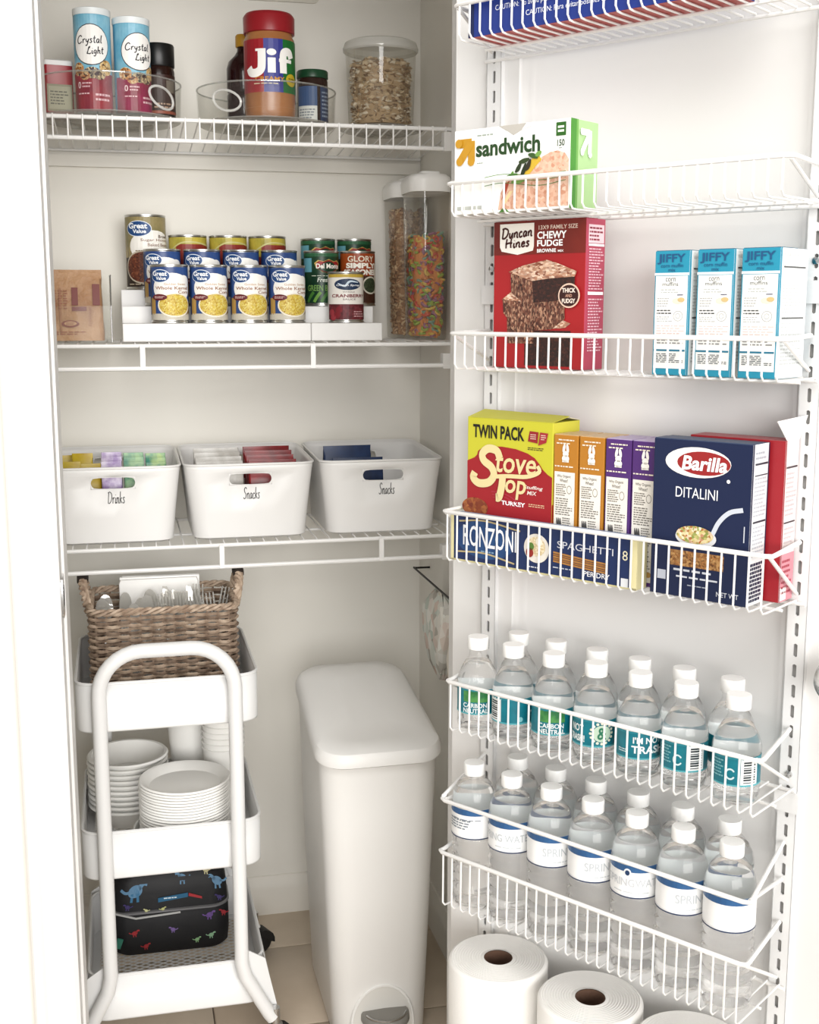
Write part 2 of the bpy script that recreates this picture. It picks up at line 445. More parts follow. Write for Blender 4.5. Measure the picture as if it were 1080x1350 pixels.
mk = MB().lathe([(0.030, 0), (0.031, 0.004), (0.026, 0.008), (0.012, 0.011)], 28)
o = mk.build('rosette', CHROME, kb, rot=(R(90), 0, 0))
mk = MB().lathe([(0.011, 0.008), (0.010, 0.022), (0.018, 0.028), (0.026, 0.038), (0.0275, 0.048), (0.024, 0.058), (0.014, 0.064), (0.0, 0.065)], 28, cap1=False)
mk.build('grip', CHROME, kb, rot=(R(90), 0, 0))

# ================================================================ DOOR RACK: uprights and wire baskets
SLOT = 0.0254
def upright(u, label, joints):
    t = thing('rack_upright', label, 'rack upright', DL(u, 0, 0), DA, 'slotted uprights on the door')
    m = MB(); hw = 0.0125; dep = 0.007; z0, z1 = 0.14, 1.99
    n = int((z1 - z0) / SLOT)
    for i in range(n):
        a, b = z0 + i * SLOT, z0 + (i + 1) * SLOT; c = (a + b) / 2
        out = [(-hw, a), (0, a), (hw, a), (hw, c), (hw, b), (0, b), (-hw, b), (-hw, c)]
        hole = [(-0.0026, c - 0.007), (0, c - 0.0085), (0.0026, c - 0.007), (0.0026, c), (0.0026, c + 0.007), (0, c + 0.0085), (-0.0026, c + 0.007), (-0.0026, c)]
        vs = [(x, -dep, z) for x, z in out] + [(x, -dep, z) for x, z in hole] + [(x, -dep + 0.0025, z) for x, z in hole]
        fs = []
        for k in range(8):
            j = (k + 1) % 8; fs += [(k, j, j + 8, k + 8), (k + 8, j + 8, j + 16, k + 16)]
        m.add(vs, fs)
    e = z0 + n * SLOT
    m.box(-hw, -hw + 0.0012, -dep, 0, z0, e); m.box(hw - 0.0012, hw, -dep, 0, z0, e)
    m.box(-hw, hw, -dep, 0, z0 - 0.002, z0); m.box(-hw, hw, -dep, 0, e, e + 0.002)
    m.build('slotted_channel', STEEL, t, smooth=False)
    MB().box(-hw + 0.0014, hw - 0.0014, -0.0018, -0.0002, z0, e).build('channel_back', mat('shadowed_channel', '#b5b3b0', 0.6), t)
    for z in joints:
        MB().rings([rr(0.031, 0.026, 0.003, 2, z=0)] + [rr(0.031, 0.026, 0.003, 2, z=0.0030)]).build('joint_clip', STEEL, t, (0, -dep - 0.0002, z), (R(90), 0, 0))
    for z in [j + 0.035 for j in joints]:
        MB().lathe([(0.0, 0), (0.0048, 0), (0.0042, 0.002), (0.0, 0.003)], 12, cap0=False, cap1=False).build('screw', CHROME, t, (0, -dep, z), (R(90), 0, 0))
upright(0.071, 'slotted white upright on the hinge side of the open door', (1.388, 0.62))
upright(0.533, 'slotted white upright beside the door knob', (0.775, 1.388))

def basket(label, zf, zr, vf, u0, u1, n, double=False):
    t = thing('wire_door_basket', label, 'wire basket', DL(0, 0, 0), DA, 'wire baskets hooked on the open door')
    ul, ur = 0.071, 0.533
    def arc(pts): return pts
    r0 = 0.012
    rail = [(ul, -0.011, zr + 0.002)] + [(u0 + 0.004, -vf + 0.012, zr), (u0 + 0.0035, -vf + 0.004, zr), (u0 + 0.010, -vf, zr), (u1 - 0.010, -vf, zr), (u1 - 0.0035, -vf + 0.004, zr), (u1 - 0.004, -vf + 0.012, zr)] + [(ur, -0.011, zr + 0.002)]
    MB().tube(rail, 0.0029, 8).build('front_rail', WIRE, t)
    MB().tube([(ul - 0.01, -0.013, zf - 0.0035), (ur + 0.012, -0.013, zf - 0.0035)], 0.0024, 8).build('back_rail', WIRE, t)
    for a, b in ((u0 + 0.006, ul), (u1 - 0.006, ur)):
        MB().tube([(a, -vf + 0.004, zr - 0.002), (b, -0.012, zf + 0.008)], 0.0024, 8).build('end_brace', WIRE, t)
    w = MB().tube([(0, -vf, zr - 0.001), (0, -vf - 0.0005, zf + 0.006), (0, -vf + 0.004, zf + 0.0008), (0, -vf + 0.012, zf), (0, -0.013, zf)], 0.00135, 6).mesh('wire', WIRE)
    for i in range(n):
        put('wire', w, t, (u0 + 0.012 + (u1 - u0 - 0.024) * i / (n - 1), 0, 0))
    MB().tube([(u0 + 0.008, -vf * 0.55, zf - 0.003), (u1 - 0.008, -vf * 0.55, zf - 0.003)], 0.002, 6).build('cross_bar', WIRE, t)
    return t
# z floor, z rail, front v
BK = {1: (1.700, 1.742, .130), 2: (1.486, 1.527, .130), 3: (1.291, 1.337, .120), 4: (1.028, 1.096, .107), 5: (0.796, 0.866, .130), 7: (0.536, 0.616, .132), 8: (0.172, 0.245, .150)}
basket('white wire door basket at the very top holding a blue box', *BK[1], .098, .558, 28)
basket('mostly empty white wire door basket holding the sandwich bag box', *BK[2], .088, .556, 28)
basket('white wire door basket holding the brownie mix and muffin mix boxes', *BK[3], .086, .555, 28)
basket('white wire door basket packed with pasta and stuffing boxes', *BK[4], .064, .545, 28)
basket('white wire door basket holding the small teal labelled water bottles', *BK[5], .090, .555, 28)
basket('white wire door basket holding the tall blue banded water bottles', *BK[7], .080, .550, 29)
basket('lowest white wire door basket under the paper towel rolls', *BK[8], .067, .555, 28)
g = thing('door_guard_rail', 'plain white wire guard rail across the tall water bottles', 'wire rail', DL(0, 0, 0), DA)
zr = 0.695
for sgn, ua, us in ((0, .086, .071), (1, .551, .533)):
    q = 0.006 if sgn == 0 else -0.006
    MB().tube([(us, -0.011, zr + 0.028), (ua + q * .3, -0.128, zr + 0.003)], 0.0026, 8).build('end_arm', WIRE, g)
    MB().tube([(us, -0.011, zr - 0.02), (ua + q, -0.126, zr - 0.001)], 0.0026, 8).build('end_arm', WIRE, g)
MB().tube([(.087, -.122, zr + .003), (.088, -.130, zr), (.096, -.134, zr), (.541, -.134, zr), (.549, -.130, zr), (.550, -.122, zr + .003)], 0.0028, 8).build('front_rail', WIRE, g)

# ================================================================ PANTRY WIRE SHELVES
YF = 2.30
def shelf(label, zf, zb, kind):
    t = thing('wire_shelf', label, 'wire shelf', (0, 0, 0), 0, 'wire shelves across the pantry')
    x0, x1 = XL + 0.003, XR - 0.003
    R1 = 0.0038
    MB().tube([(x0, YF, zf), (x1, YF, zf)], R1, 8).build('front_rail', WIRE, t)
    MB().tube([(x0, YB - 0.012, zb), (x1, YB - 0.012, zb)], 0.003, 8).build('back_rail', WIRE, t)
    MB().tube([(x0, 2.45, (zf + zb) / 2 - 0.004), (x1, 2.45, (zf + zb) / 2 - 0.004)], 0.0025, 8).build('cross_rail', WIRE, t)
    if kind == 'lip':
        pts = [(0, YF - 0.0045, zf - 0.037), (0, YF - 0.005, zf - 0.004), (0, YF - 0.003, zf + 0.0035), (0, YF + 0.006, zf + 0.0042), (0, YB - 0.012, zb + 0.004)]
        MB().tube([(x0, YF - 0.001, zf - 0.036), (x1, YF - 0.001, zf - 0.036)], R1, 8).build('lower_rail', WIRE, t)
    else:
        pts = [(0, YF + 0.001, zf + 0.003), (0, YF + 0.006, zf + 0.0042), (0, YB - 0.012, zb + 0.004)]
        MB().tube([(x0, YF - 0.004, zf - 0.041), (x1, YF - 0.004, zf - 0.041)], 0.0042, 8).build('hanging_rod', WIRE, t)
    wm = MB().tube(pts, 0.0015, 6).mesh('wire', WIRE)
    n = int((x1 - x0) / 0.0254)
    for i in range(n + 1):
        put('wire', wm, t, (x0 + 0.005 + i * 0.0254, 0, 0))
    for y in (YF,):
        MB().box(XR - 0.034, XR - 0.001, YF - 0.008, YF + 0.012, zf - 0.04 if kind == 'lip' else zf - 0.047, zf - 0.006 if kind == 'lip' else zf - 0.018).build('end_bracket', PLAST, t)
    return t
S1, S2, S3 = 1.7015, 1.3015, 0.9245
shelf('highest pantry wire shelf with a lipped front edge', S1, S1 - 0.020, 'lip')
s = shelf('pantry wire shelf carrying the rows of canned goods', S2, S2, 'rod')
for x in (0.04, 0.354, -0.2): MB().box(x - 0.0045, x + 0.0045, YF - 0.009, YF - 0.003, S2 - 0.043, S2 + 0.002).build('rod_strut', WIRE, s)
s = shelf('pantry wire shelf carrying the three white bins', S3, S3, 'rod')
for x in (0.174, 0.484, -0.136): MB().box(x - 0.0045, x + 0.0045, YF - 0.009, YF - 0.003, S3 - 0.043, S3 + 0.002).build('rod_strut', WIRE, s)
D1, D2, D3 = S1 + 0.0058, S2 + 0.0058, S3 + 0.0058
cl = MB().box(XL, 0.632, YB - 0.014, YB - 0.0005, 1.650, 1.672)
struct('trim_4', cl, WALL, label='painted cleat under the highest shelf')
v = thing('wall_vent', 'pale metal vent high on the back wall, cut off by the picture top', 'vent', (0.347, YB, 2.06))
MB().rings([[(x, y2, z) for x, z, _ in [(a, b, 0) for a, b, c in rr(0.158, 0.146, 0.012, 4)]] for y2 in (-0.0005, -0.006)]).build('plate', mat('vent_metal', '#d9d4c8', 0.4), v)
vs_ = MB().box(-0.062, 0.062, -0.010, -0.006, -0.004, 0.004).mesh('slat', mat('vent_metal'))
for i in range(7): put('slat', vs_, v, (0, 0, -0.045 + i * 0.015), (R(20), 0, 0))
# ================================================================ CARTONS
def carton(name, label, w, d, h, loc, rz, faces, group=None, flap=True):
    """faces: front, right, back, left, top, bottom colours. origin at the middle of the base"""
    t = thing(name, label, 'box', loc, rz, group)
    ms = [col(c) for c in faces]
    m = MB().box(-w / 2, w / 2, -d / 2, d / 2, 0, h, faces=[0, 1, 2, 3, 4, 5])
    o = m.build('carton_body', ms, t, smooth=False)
    bv = o.modifiers.new('soft_edges', 'BEVEL'); bv.width = 0.0008; bv.segments = 2
    if flap:
        MB().box(-w / 2 + 0.001, w / 2 - 0.001, -d / 2 + 0.001, d * 0.12, h, h + 0.0006).build('top_flap', ms[4], t, smooth=False)
    return t
def onDoor(u0, u1, vf, vb, z):     # a carton standing in a door basket: centre and size
    return DL((u0 + u1) / 2, (vf + vb) / 2, z), u1 - u0, vf - vb

# --- blue box at the very top
loc, w_, d_ = onDoor(.118, .470, .122, .060, BK[1][0] + .0018)
t = carton('foil_box', 'dark blue box with white print and red underside in the top door basket', w_, d_, .062, loc, DA, ('#1f3a93', '#1f3a93', '#1f3a93', '#16286b', '#d8412f', '#d65a52'))
a = front_art(w_, .062, -d_ / 2)
a.rect(0, .025, 0, 1, '#142456').cur('lettering')
a.text('CAUTION: To avoid possible cuts, keep fingers away from metal edge of box.', .12, .80, .40, .53, '#e8ecf6', bold=.0)
a.text('CAUTION: Para evitar posibles cortadas, no toque el borde de metal.', .25, .90, .20, .33, '#e8ecf6', bold=.0)
a.build(t)
# --- sandwich bag box
loc, w_, d_ = onDoor(.0968, .2735, .122, .062, BK[2][0] + .0018)
h_ = .104
t = carton('sandwich_bag_box', 'white sandwich bag box with a green end and torn top opening', w_, d_, h_, loc, DA, ('#f6f6f3', '#b2d698', '#f6f6f3', '#f6f6f3', '#f1f1ec', '#e6e6e0'), flap=False)
def arrow_logo(a, u, v, su, sv, m, wd):
    for k, p in enumerate((((.02, .90), (.92, .90)), ((.92, .98), (.92, .08)), ((.88, .9), (.1, .12)))):
        a.stroke([(u + su * x, v + sv * y) for x, y in p], wd, m, 2 + k)
    for k, (x, y) in enumerate(((.92, .08), (.1, .12), (.04, .90))):
        a.ell(u + su * x, v + sv * y, wd / 2 / a.w, wd / 2 / a.h, m, 5 + k)
a = front_art(w_, h_, -d_ / 2)
a.cur('logo'); arrow_logo(a, .045, .60, .125, .27, '#dba228', .011)
a.cur('lettering')
a.text('sandwich', .20, .755, .665, .86, '#24491f', bold=.03)
a.lines(.21, .40, .90, .935, 1, '#9aa59a'); a.lines(.21, .28, .58, .61, 1, '#9aa59a')
a.text('150', .895, .955, .70, .775, '#24491f'); a.lines(.91, .945, .67, .69, 1, '#6c776a')
a.rect(.885, .965, .815, .965, '#2e6b1f', 2); a.rect(.90, .95, .90, .925, '#e8f2e0', 3); a.rect(.90, .95, .855, .88, '#e8f2e0', 3)
a.lines(.03, .34, .05, .10, 1, '#b9bdb6', fill=.8)
a.cur('sandwich_picture')
tk = cells('tortilla_print', 260, ['#e8b79a', '#efc9b0', '#d99a7c', '#f1d3be'])
pts = [(.40, .03), (.99, .03), (.99, .55), (.96, .62), (.90, .655), (.84, .645), (.77, .60), (.71, .52), (.66, .44), (.55, .42), (.47, .36), (.42, .22)]
a.poly(pts, tk, 1)
a.poly([(.62, .42), (.70, .62), (.735, .645), (.77, .57), (.72, .5), (.66, .4)], '#e9c23c', 2)
a.poly([(.43, .14), (.46, .33), (.50, .36), (.47, .22)], '#c0482e', 2); a.poly([(.44, .1), (.50, .24), (.53, .24), (.47, .1)], '#efd9a6', 2)
for k, (u, v, du, dv, c) in enumerate(((.50, .46, .03, .13, '#6f9f4a'), (.47, .50, .10, .03, '#4f7f36'), (.55, .55, .05, .14, '#2a3a1e'), (.60, .50, .04, .18, '#223018'), (.58, .66, .09, .04, '#33471f'), (.64, .56, .04, .16, '#2f2a1e'), (.66, .74, .08, -.06, '#3f5f2a'), (.72, .72, .05, .05, '#7fae4f'), (.52, .44, .12, .02, '#86b25a'))):
    v = v - .10; a.stroke([(u, v), (u + du * .5, v + dv * .3), (u + du, v + dv * .8)], .006, c, 3 + .3 * k, taper=True)
for k in range(3): a.stroke([(.28, .42 - k * .05), (.45, .44 - k * .05), (.75, .40 - k * .06), (.97, .42 - k * .05)], .0008, '#5f8f4a', 3)
a.poly([(.41, .0), (.45, .06), (.50, .0)], '#4f8a35', 2)
a.cur('torn_opening'); a.poly([(.40, .999), (.47, .94), (.53, .88), (.60, .93), (.64, .999)], '#b9b5ad', 2)
a.poly([(.60, .93), (.64, .999), (.70, .999), (.70, .97)], '#ffffff', 3)
a.build(t)
a = side_art(d_, h_, w_ / 2, -d_ / 2)
a.rect(0, .20, 0, 1, '#4f9c36', 1); a.rect(.20, .27, .0, 1, '#7cb85c', 1)
a.cur('logo'); arrow_logo(a, .34, .60, .36, .30, '#fafdf6', .0075); a.build(t)
# --- brownie mix
loc, w_, d_ = onDoor(.124, .266, .072, .028, BK[3][0] + .0018)
h_ = .187
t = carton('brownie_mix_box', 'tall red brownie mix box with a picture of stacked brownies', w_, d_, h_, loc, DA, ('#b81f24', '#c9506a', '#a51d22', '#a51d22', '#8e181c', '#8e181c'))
a = front_art(w_, h_, -d_ / 2)
a.rect(0, 1, .775, 1, mat('dark_red_band', '#7a2018', .45, var=(18, '#8f2a1c')), 1)
a.cur('logo')
a.poly([(.07, .985), (.45, .985), (.45, .83), (.44, .80), (.27, .775), (.09, .80), (.07, .83)], '#f4f0e8', 2)
a.pen('Duncan', .09, .43, .885, .955, .0024, '#4a1512', 3, .1, .015); a.pen('Hines', .13, .40, .82, .885, .0024, '#4a1512', 3, .1, .012)
a.cur('lettering')
a.text('13X9 FAMILY SIZE', .50, .915, .937, .965, '#f0d9c9', bold=.01)
a.text('CHEWY', .485, .80, .875, .925, '#ffffff', bold=.03); a.text('FUDGE', .485, .76, .825, .868, '#ffffff', bold=.03)
a.text('BROWNIE', .485, .69, .785, .81, '#ffffff', bold=.025); a.text('MIX', .71, .77, .785, .80, '#ffffff', bold=.01)
a.cur('brownie_picture')
crust = cells('brownie_crust_print', 230, ['#f0cdb0', '#b98062', '#f6dcc4', '#8a4b34', '#dcae8e'], stretch=(1, 1, 2.2))
side = cells('brownie_crumb_print', 300, ['#6b3a2a', '#3a1a13', '#c99a7c', '#532820', '#8f5a44', '#2e1410'], stretch=(2.0, 2.0, 1))
dark = cells('brownie_dark_print', 420, ['#1f0e0b', '#3a1c16', '#2a130f', '#54291f'])
a.poly([(.17, .17), (.46, .17), (.46, .33), (.38, .36), (.16, .34)], side, 2)
a.poly([(.36, .02), (.86, .02), (.86, .26), (.36, .26)], dark, 1)
a.poly([(.36, .26), (.80, .28), (.86, .31), (.74, .34), (.4, .33)], crust, 2)
a.poly([(.11, .47), (.45, .46), (.47, .25), (.30, .23), (.12, .38)], side, 3); a.poly([(.45, .47), (.79, .49), (.80, .34), (.66, .27), (.46, .26)], side, 3)
a.poly([(.10, .47), (.20, .52), (.60, .50), (.78, .49), (.45, .45)], crust, 4)
a.poly([(.20, .65), (.44, .60), (.46, .43), (.36, .44), (.21, .52)], side, 5)
a.poly([(.44, .60), (.90, .63), (.90, .55), (.84, .50), (.70, .46), (.46, .45)], dark, 5)
a.poly([(.18, .66), (.34, .70), (.60, .735), (.70, .715), (.92, .655), (.90, .62), (.62, .61), (.44, .595)], crust, 6)
a.cur('badge'); a.ell(.845, .495, .115, .082, '#e9c9b4', 7); a.ell(.845, .495, .10, .071, '#3a1714', 8)
a.text('THICK', .775, .915, .515, .545, '#f6e7da', 9, .03); a.text('AND', .81, .88, .485, .505, '#d9a58d', 9, .02); a.text('FUDGY', .775, .915, .445, .475, '#f6e7da', 9, .03)
a.build(t)
a = side_art(d_, h_, w_ / 2, -d_ / 2)
a.rect(.12, .92, .84, .96, '#f3d3da', 1); a.rect(.12, .92, .82, .835, '#ffffff', 2); a.rect(.12, .92, .50, .52, '#ffffff', 2)
a.lines(.16, .88, .85, .95, 4, '#a02a45', seed=1); a.lines(.15, .9, .53, .81, 15, '#f1c3ce', seed=2); a.lines(.15, .9, .12, .48, 18, '#f1c3ce', seed=5)
a.build(t)
# --- three muffin mix boxes
JW, JH, JD = .0445, .142, .072
def muffin(label, uc, last):
    t = carton('muffin_mix_box', label, JW, JD, JH, DL(uc, .064, BK[3][0] + .0018), DA, ('#2ba3c4', '#eef2f2', '#2ba3c4', '#d9dcda', '#1d6f8d', '#2ba3c4'), 'teal muffin mix boxes in the door basket')
    a = front_art(JW, JH, -JD / 2)
    a.rect(.04, .965, .055, .80, '#f3f3ef', 1); a.rect(.0, 1, .805, .825, '#e7f6fa', 1)
    a.rect(.04, .95, .195, .21, '#2f87a8', 2)
    a.cur('lettering')
    a.text('J', .07, .20, .895, .975, '#245d8e', bold=.02); a.text('IFFY', .23, .88, .91, .975, '#245d8e', bold=.02)
    a.text('corn muffin', .18, .82, .868, .898, '#245d8e', bold=.005); a.text('mix', .40, .60, .835, .86, '#245d8e', bold=.005)
    a.text('corn', .33, .62, .755, .785, '#5f615f', bold=.0); a.text('muffins', .24, .70, .72, .752, '#5f615f', bold=.0)
    a.lines(.2, .8, .66, .70, 2, '#b9bcb9', seed=1); a.lines(.1, .45, .55, .63, 4, '#b0b0ae', seed=2)
    a.lines(.1, .55, .49, .535, 2, '#4c4c4c', seed=3); a.lines(.1, .6, .43, .48, 3, '#b0b0ae', seed=4); a.lines(.1, .92, .33, .41, 4, '#dcc6c3', seed=5)
    a.lines(.1, .9, .25, .32, 3, '#8a8a8a', seed=6); a.lines(.1, .9, .10, .18, 6, '#3f4a55', seed=7)
    a.cur('muffin_picture')
    a.ell(.70, .60, .16, .024, '#e6ddca', 2); a.ell(.80, .61, .10, .018, '#e0c48a', 3); a.rect(.68, .85, .645, .652, '#4a4a6a', 3)
    a.ring(.72, .48, .14, .042, .12, '#a9a9a7', 2); a.ring(.72, .48, .07, .022, .2, '#a9a9a7', 3)
    a.build(t)
    a = side_art(JD, JH, JW / 2, -JD / 2)
    a.rect(0, .05, 0, 1, '#2ba3c4', 1)
    rg2 = '#8c8f90' if last else '#3b2e33'
    a.lines(.12, .9, .93, .97, 1, '#c9cccb'); a.rect(.12, .9, .85, .862, '#4a4a4a', 2); a.lines(.12, .9, .75, .83, 3, '#cfd2d2', seed=3); a.rect(.12, .9, .46, .472, '#4a4a4a', 2)
    a.lines(.12, .9, .50, .73, 9, '#c5c8c8', seed=4); a.lines(.12, .9, .1, .44, 12, '#c5c8c8', seed=6)
    a.build(t)
muffin('teal muffin mix box nearest the brownie mix box', .402, False)
muffin('teal muffin mix box in the middle of its row of three', .4565, False)
muffin('teal muffin mix box nearest the slotted upright, its white side showing', .5105, True)
# --- stuffing mix
loc, w_, d_ = onDoor(.084, .224, .074, .012, BK[4][0] + .0018)
h_ = .194
t = carton('stuffing_mix_box', 'yellow and red twin pack stuffing mix box', w_, d_, h_, loc, DA, ('#e3df3c', '#e6e048', '#b81f24', '#e3df3c', '#d8d43c', '#b81f24'), flap=False)
a = front_art(w_, h_ * .67, -d_ / 2, h_ * .33)
a.poly([(0, -.49), (1, -.49), (1, .455), (.95, .48), (.89, .53), (.85, .585), (.80, .635), (.72, .675), (.58, .71), (.42, .722), (.27, .712), (.18, .69), (.13, .655), (.12, .615), (.09, .585), (0, .545)], '#b5202a', 1)
a.cur('lettering')
a.text('TWIN PACK', .07, .68, .795, .935, '#181512', bold=.03)
a.text('Stuffing', .68, .90, .305, .35, '#f6efe6', bold=.01, shear=.2); a.text('MIX', .72, .83, .255, .295, '#f6efe6', bold=.01, shear=.2)
a.text('TURKEY', .42, .70, .12, .165, '#ffffff', bold=.03); a.lines(.74, .94, .13, .17, 2, '#f0c9a0', seed=2)
a.lines(.72, .90, .71, .745, 2, '#3a2d1c', seed=4)
a.cur('logo')
cr = '#f2e2a8'
a.stroke([(.40, .60), (.36, .675), (.26, .69), (.19, .63), (.21, .56), (.30, .50), (.33, .42), (.27, .34), (.15, .32), (.08, .37), (.10, .43)], .011, cr, 4)
a.text('tove', .345, .82, .455, .645, cr, 3, .015, .14)
a.stroke([(.30, .40), (.50, .425), (.72, .44), (.86, .50), (.84, .56)], .0055, cr, 5)
a.stroke([(.44, .42), (.43, .32), (.40, .20), (.36, .19)], .011, cr, 6)
a.text('op', .465, .71, .19, .39, cr, 3.5, .018, .14)
a.cur('pouch_picture'); a.poly([(.72, .80), (.83, .785), (.84, .90), (.74, .905)], '#a8252c', 2); a.poly([(.84, .765), (.93, .80), (.95, .895), (.86, .90)], '#b93038', 3)
a.lines(.75, .82, .82, .88, 3, '#f0d0c0', 3, seed=1); a.lines(.87, .93, .82, .88, 3, '#f0d0c0', 4, seed=2)
for i in range(3): a.ring(.35, .08, .30 - i * .05, .17 - i * .03, .05, '#c93a52', 2, 10, 100)
a.cur('stuffing_picture'); a.ell(.1, .06, .16, .1, cells('stuffing_print', 200, ['#a5522a', '#7d2f1c', '#c87a3e']), 2)
a.build(t)
a = side_art(d_, h_, w_ / 2, -d_ / 2)
a.text('TWIN PACK', .08, .92, .80, .92, '#181512', 2, .03); a.rect(0, 1, 0, .45, '#b5202a', 1); a.build(t)
MB().add([(-w_ / 2, -d_ / 2, h_), (w_ / 2, -d_ / 2, h_), (w_ / 2, d_ * .1, h_ + .006), (-w_ / 2, d_ * .1, h_ + .008), (-w_ / 2, -d_ / 2, h_ + .0006), (w_ / 2, -d_ / 2, h_ + .0006), (w_ / 2, d_ * .1, h_ + .0068), (-w_ / 2, d_ * .1, h_ + .0088)], [(4, 5, 6, 7), (3, 2, 1, 0), (0, 1, 5, 4), (1, 2, 6, 5), (2, 3, 7, 6), (3, 0, 4, 7)]).build('top_flap', col('#e0dc44'), t, smooth=False)
MB().add([(-w_ / 2 + .002, d_ / 2, h_), (w_ / 2, d_ / 2, h_), (w_ / 2, d_ * .12, h_ + .004), (-w_ / 2 + .002, d_ * .12, h_ + .007), (-w_ / 2 + .002, d_ / 2, h_ + .0006), (w_ / 2, d_ / 2, h_ + .0006), (w_ / 2, d_ * .12, h_ + .0048), (-w_ / 2 + .002, d_ * .12, h_ + .0078)], [(4, 5, 6, 7), (3, 2, 1, 0), (0, 1, 5, 4), (1, 2, 6, 5), (2, 3, 7, 6), (3, 0, 4, 7)]).build('top_flap', col('#efe9c0'), t, smooth=False)
# --- four narrow macaroni boxes
MW, MH, MD = .0365, .180, .060
def maca(label, uc, c, c2):
    t = carton('macaroni_box', label, MW, MD, MH, DL(uc, .043, BK[4][0] + .0018), DA, (c, c, c, c, '#d9b98c' if c2 else '#b8a8c8', c), 'narrow macaroni boxes behind the spaghetti box')
    a = front_art(MW, MH, -MD / 2)
    a.rect(.05, .90, .03, .735, '#f1ece2', 1)
    a.cur('rabbit_emblem')
    for x, r_ in ((.43, .18), (.58, -.18)): a.ell(x, .905, .055, .032, '#faf6ee', 2, -r_)
    a.ell(.505, .865, .12, .022, '#faf6ee', 2); a.ell(.505, .832, .15, .026, '#faf6ee', 2); a.rect(.37, .64, .806, .82, '#faf6ee', 2)
    a.cur('lettering')
    a.lines(.2, .85, .955, .975, 1, '#f6ead8', seed=1); a.lines(.12, .9, .93, .95, 1, '#f6ead8', seed=2); a.lines(.06, .92, .765, .785, 1, '#f6ead8', seed=3)
    a.text('Why Organic', .16, .74, .69, .715, '#55504a', bold=.0); a.text('Wheat?', .28, .62, .662, .685, '#55504a', bold=.0)
    a.lines(.12, .55, .56, .65, 6, '#77726a', seed=4); a.lines(.12, .82, .42, .55, 8, '#77726a', seed=5); a.lines(.42, .82, .28, .41, 8, '#77726a', seed=6); a.lines(.12, .8, .12, .27, 9, '#77726a', seed=7)
    a.ring(.68, .61, .1, .03, .15, '#8c867c', 2)
    for k in range(3): a.stroke([(.18 + k * .07, .40), (.2 + k * .07, .36), (.24 + k * .07, .32)], .0026, '#4c4a48', 2, taper=True)
    a.ell(.74, .085, .12, .02, '#d9a95c', 2)
    a.build(t)
maca('orange topped macaroni box touching the stuffing mix box', .2435, '#d28c2c', True)
maca('orange topped macaroni box touching a purple one', .2825, '#d28c2c', True)
maca('purple topped macaroni box touching an orange one', .3215, '#5c3382', False)
maca('purple topped macaroni box touching the navy ditalini box', .3595, '#5c3382', False)
# --- spaghetti box lying in front
loc, w_, d_ = onDoor(.0765, .368, .0995, .0755, BK[4][0] + .0018)
h_ = .064
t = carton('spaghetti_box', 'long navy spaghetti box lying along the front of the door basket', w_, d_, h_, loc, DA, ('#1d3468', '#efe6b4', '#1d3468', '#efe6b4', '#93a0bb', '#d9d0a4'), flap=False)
a = front_art(w_, h_, -d_ / 2)
a.rect(0, .018, 0, 1, '#efe6b4', 1); a.rect(.965, 1, 0, 1, '#efe6b4', 1); a.rect(0, 1, 0, .035, '#d8cf9e', 1)
a.ell(.2, .52, .17, .40, mat('blue_glow_print', '#2a5a94', .45, var=(30, '#21447c')), 1)
a.stroke([(.05, .86), (.2, .93), (.40, .82)], .0022, '#cbb98a', 2); a.stroke([(.04, .20), (.2, .24), (.37, .12)], .0022, '#cbb98a', 2)
a.cur('lettering')
a.text('RONZONI', .075, .38, .36, .80, '#f2f4f8', 3, .01); a.lines(.18, .28, .25, .31, 1, '#8fb4d4', 3)
a.text('SPAGHETTI', .60, .885, .60, .74, '#d6d9e2', 2, .0); a.text('8', .93, .955, .55, .74, '#e9e3c4', 2, .0)
a.lines(.44, .53, .10, .15, 1, '#dfe3ec', 2); a.lines(.58, .72, .17, .22, 1, '#c9cfdc', 2); a.text('PER DRY', .74, .87, .12, .22, '#f2f4f8', 2, .01); a.rect(.925, .96, .03, .20, '#dfe2e6', 2)
a.cur('dish_picture')
a.ell(.49, .52, .068, .30, '#e9e4da', 2); a.ell(.49, .56, .048, .20, cells('pasta_print', 500, ['#efe0bd', '#d9c08c', '#fff4d8']), 3); a.ell(.455, .42, .02, .10, '#a8322a', 4); a.ell(.462, .55, .016, .08, '#5f8a3a', 4); a.ell(.505, .66, .018, .08, '#f5efdf', 4)
a.cur('spaghetti_picture')
for k in range(5): a.stroke([(.58, .50 - k * .045), (.70, .46 - k * .045), (.86, .42 - k * .045)], .0022, ('#c98f4a', '#b57a3a')[k % 2], 2)
a.build(t)
# --- ditalini box
loc, w_, d_ = onDoor(.382, .508, .092, .050, BK[4][0] + .0018)
h_ = .188
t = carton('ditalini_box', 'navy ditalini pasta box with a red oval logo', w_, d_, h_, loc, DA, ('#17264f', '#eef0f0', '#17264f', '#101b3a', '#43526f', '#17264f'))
a = front_art(w_, h_, -d_ / 2)
a.cur('logo'); a.ell(.46, .865, .335, .095, '#f4f2ee', 1); a.ell(.52, .862, .27, .074, '#b02a2c', 2)
a.text('Barilla', .30, .76, .815, .905, '#ffffff', 3, .03, .15); a.ell(.775, .765, .018, .012, '#e4e6ec', 2)
a.cur('lettering'); a.text('DITALINI', .245, .675, .64, .705, '#eef0f4', 2, .0)
a.rect(.945, .955, .40, .50, '#cfd4de', 2)
a.lines(.25, .80, .16, .19, 1, '#cfd4de', 2, seed=2); a.lines(.28, .76, .12, .145, 1, '#cfd4de', 2, seed=3); a.lines(.4, .62, .075, .09, 1, '#aab2c0', 2, seed=4); a.text('NET WT', .70, .92, .04, .07, '#dfe3ea', 2, .0); a.rect(.08, .17, .10, .16, '#c3c8d4', 2)
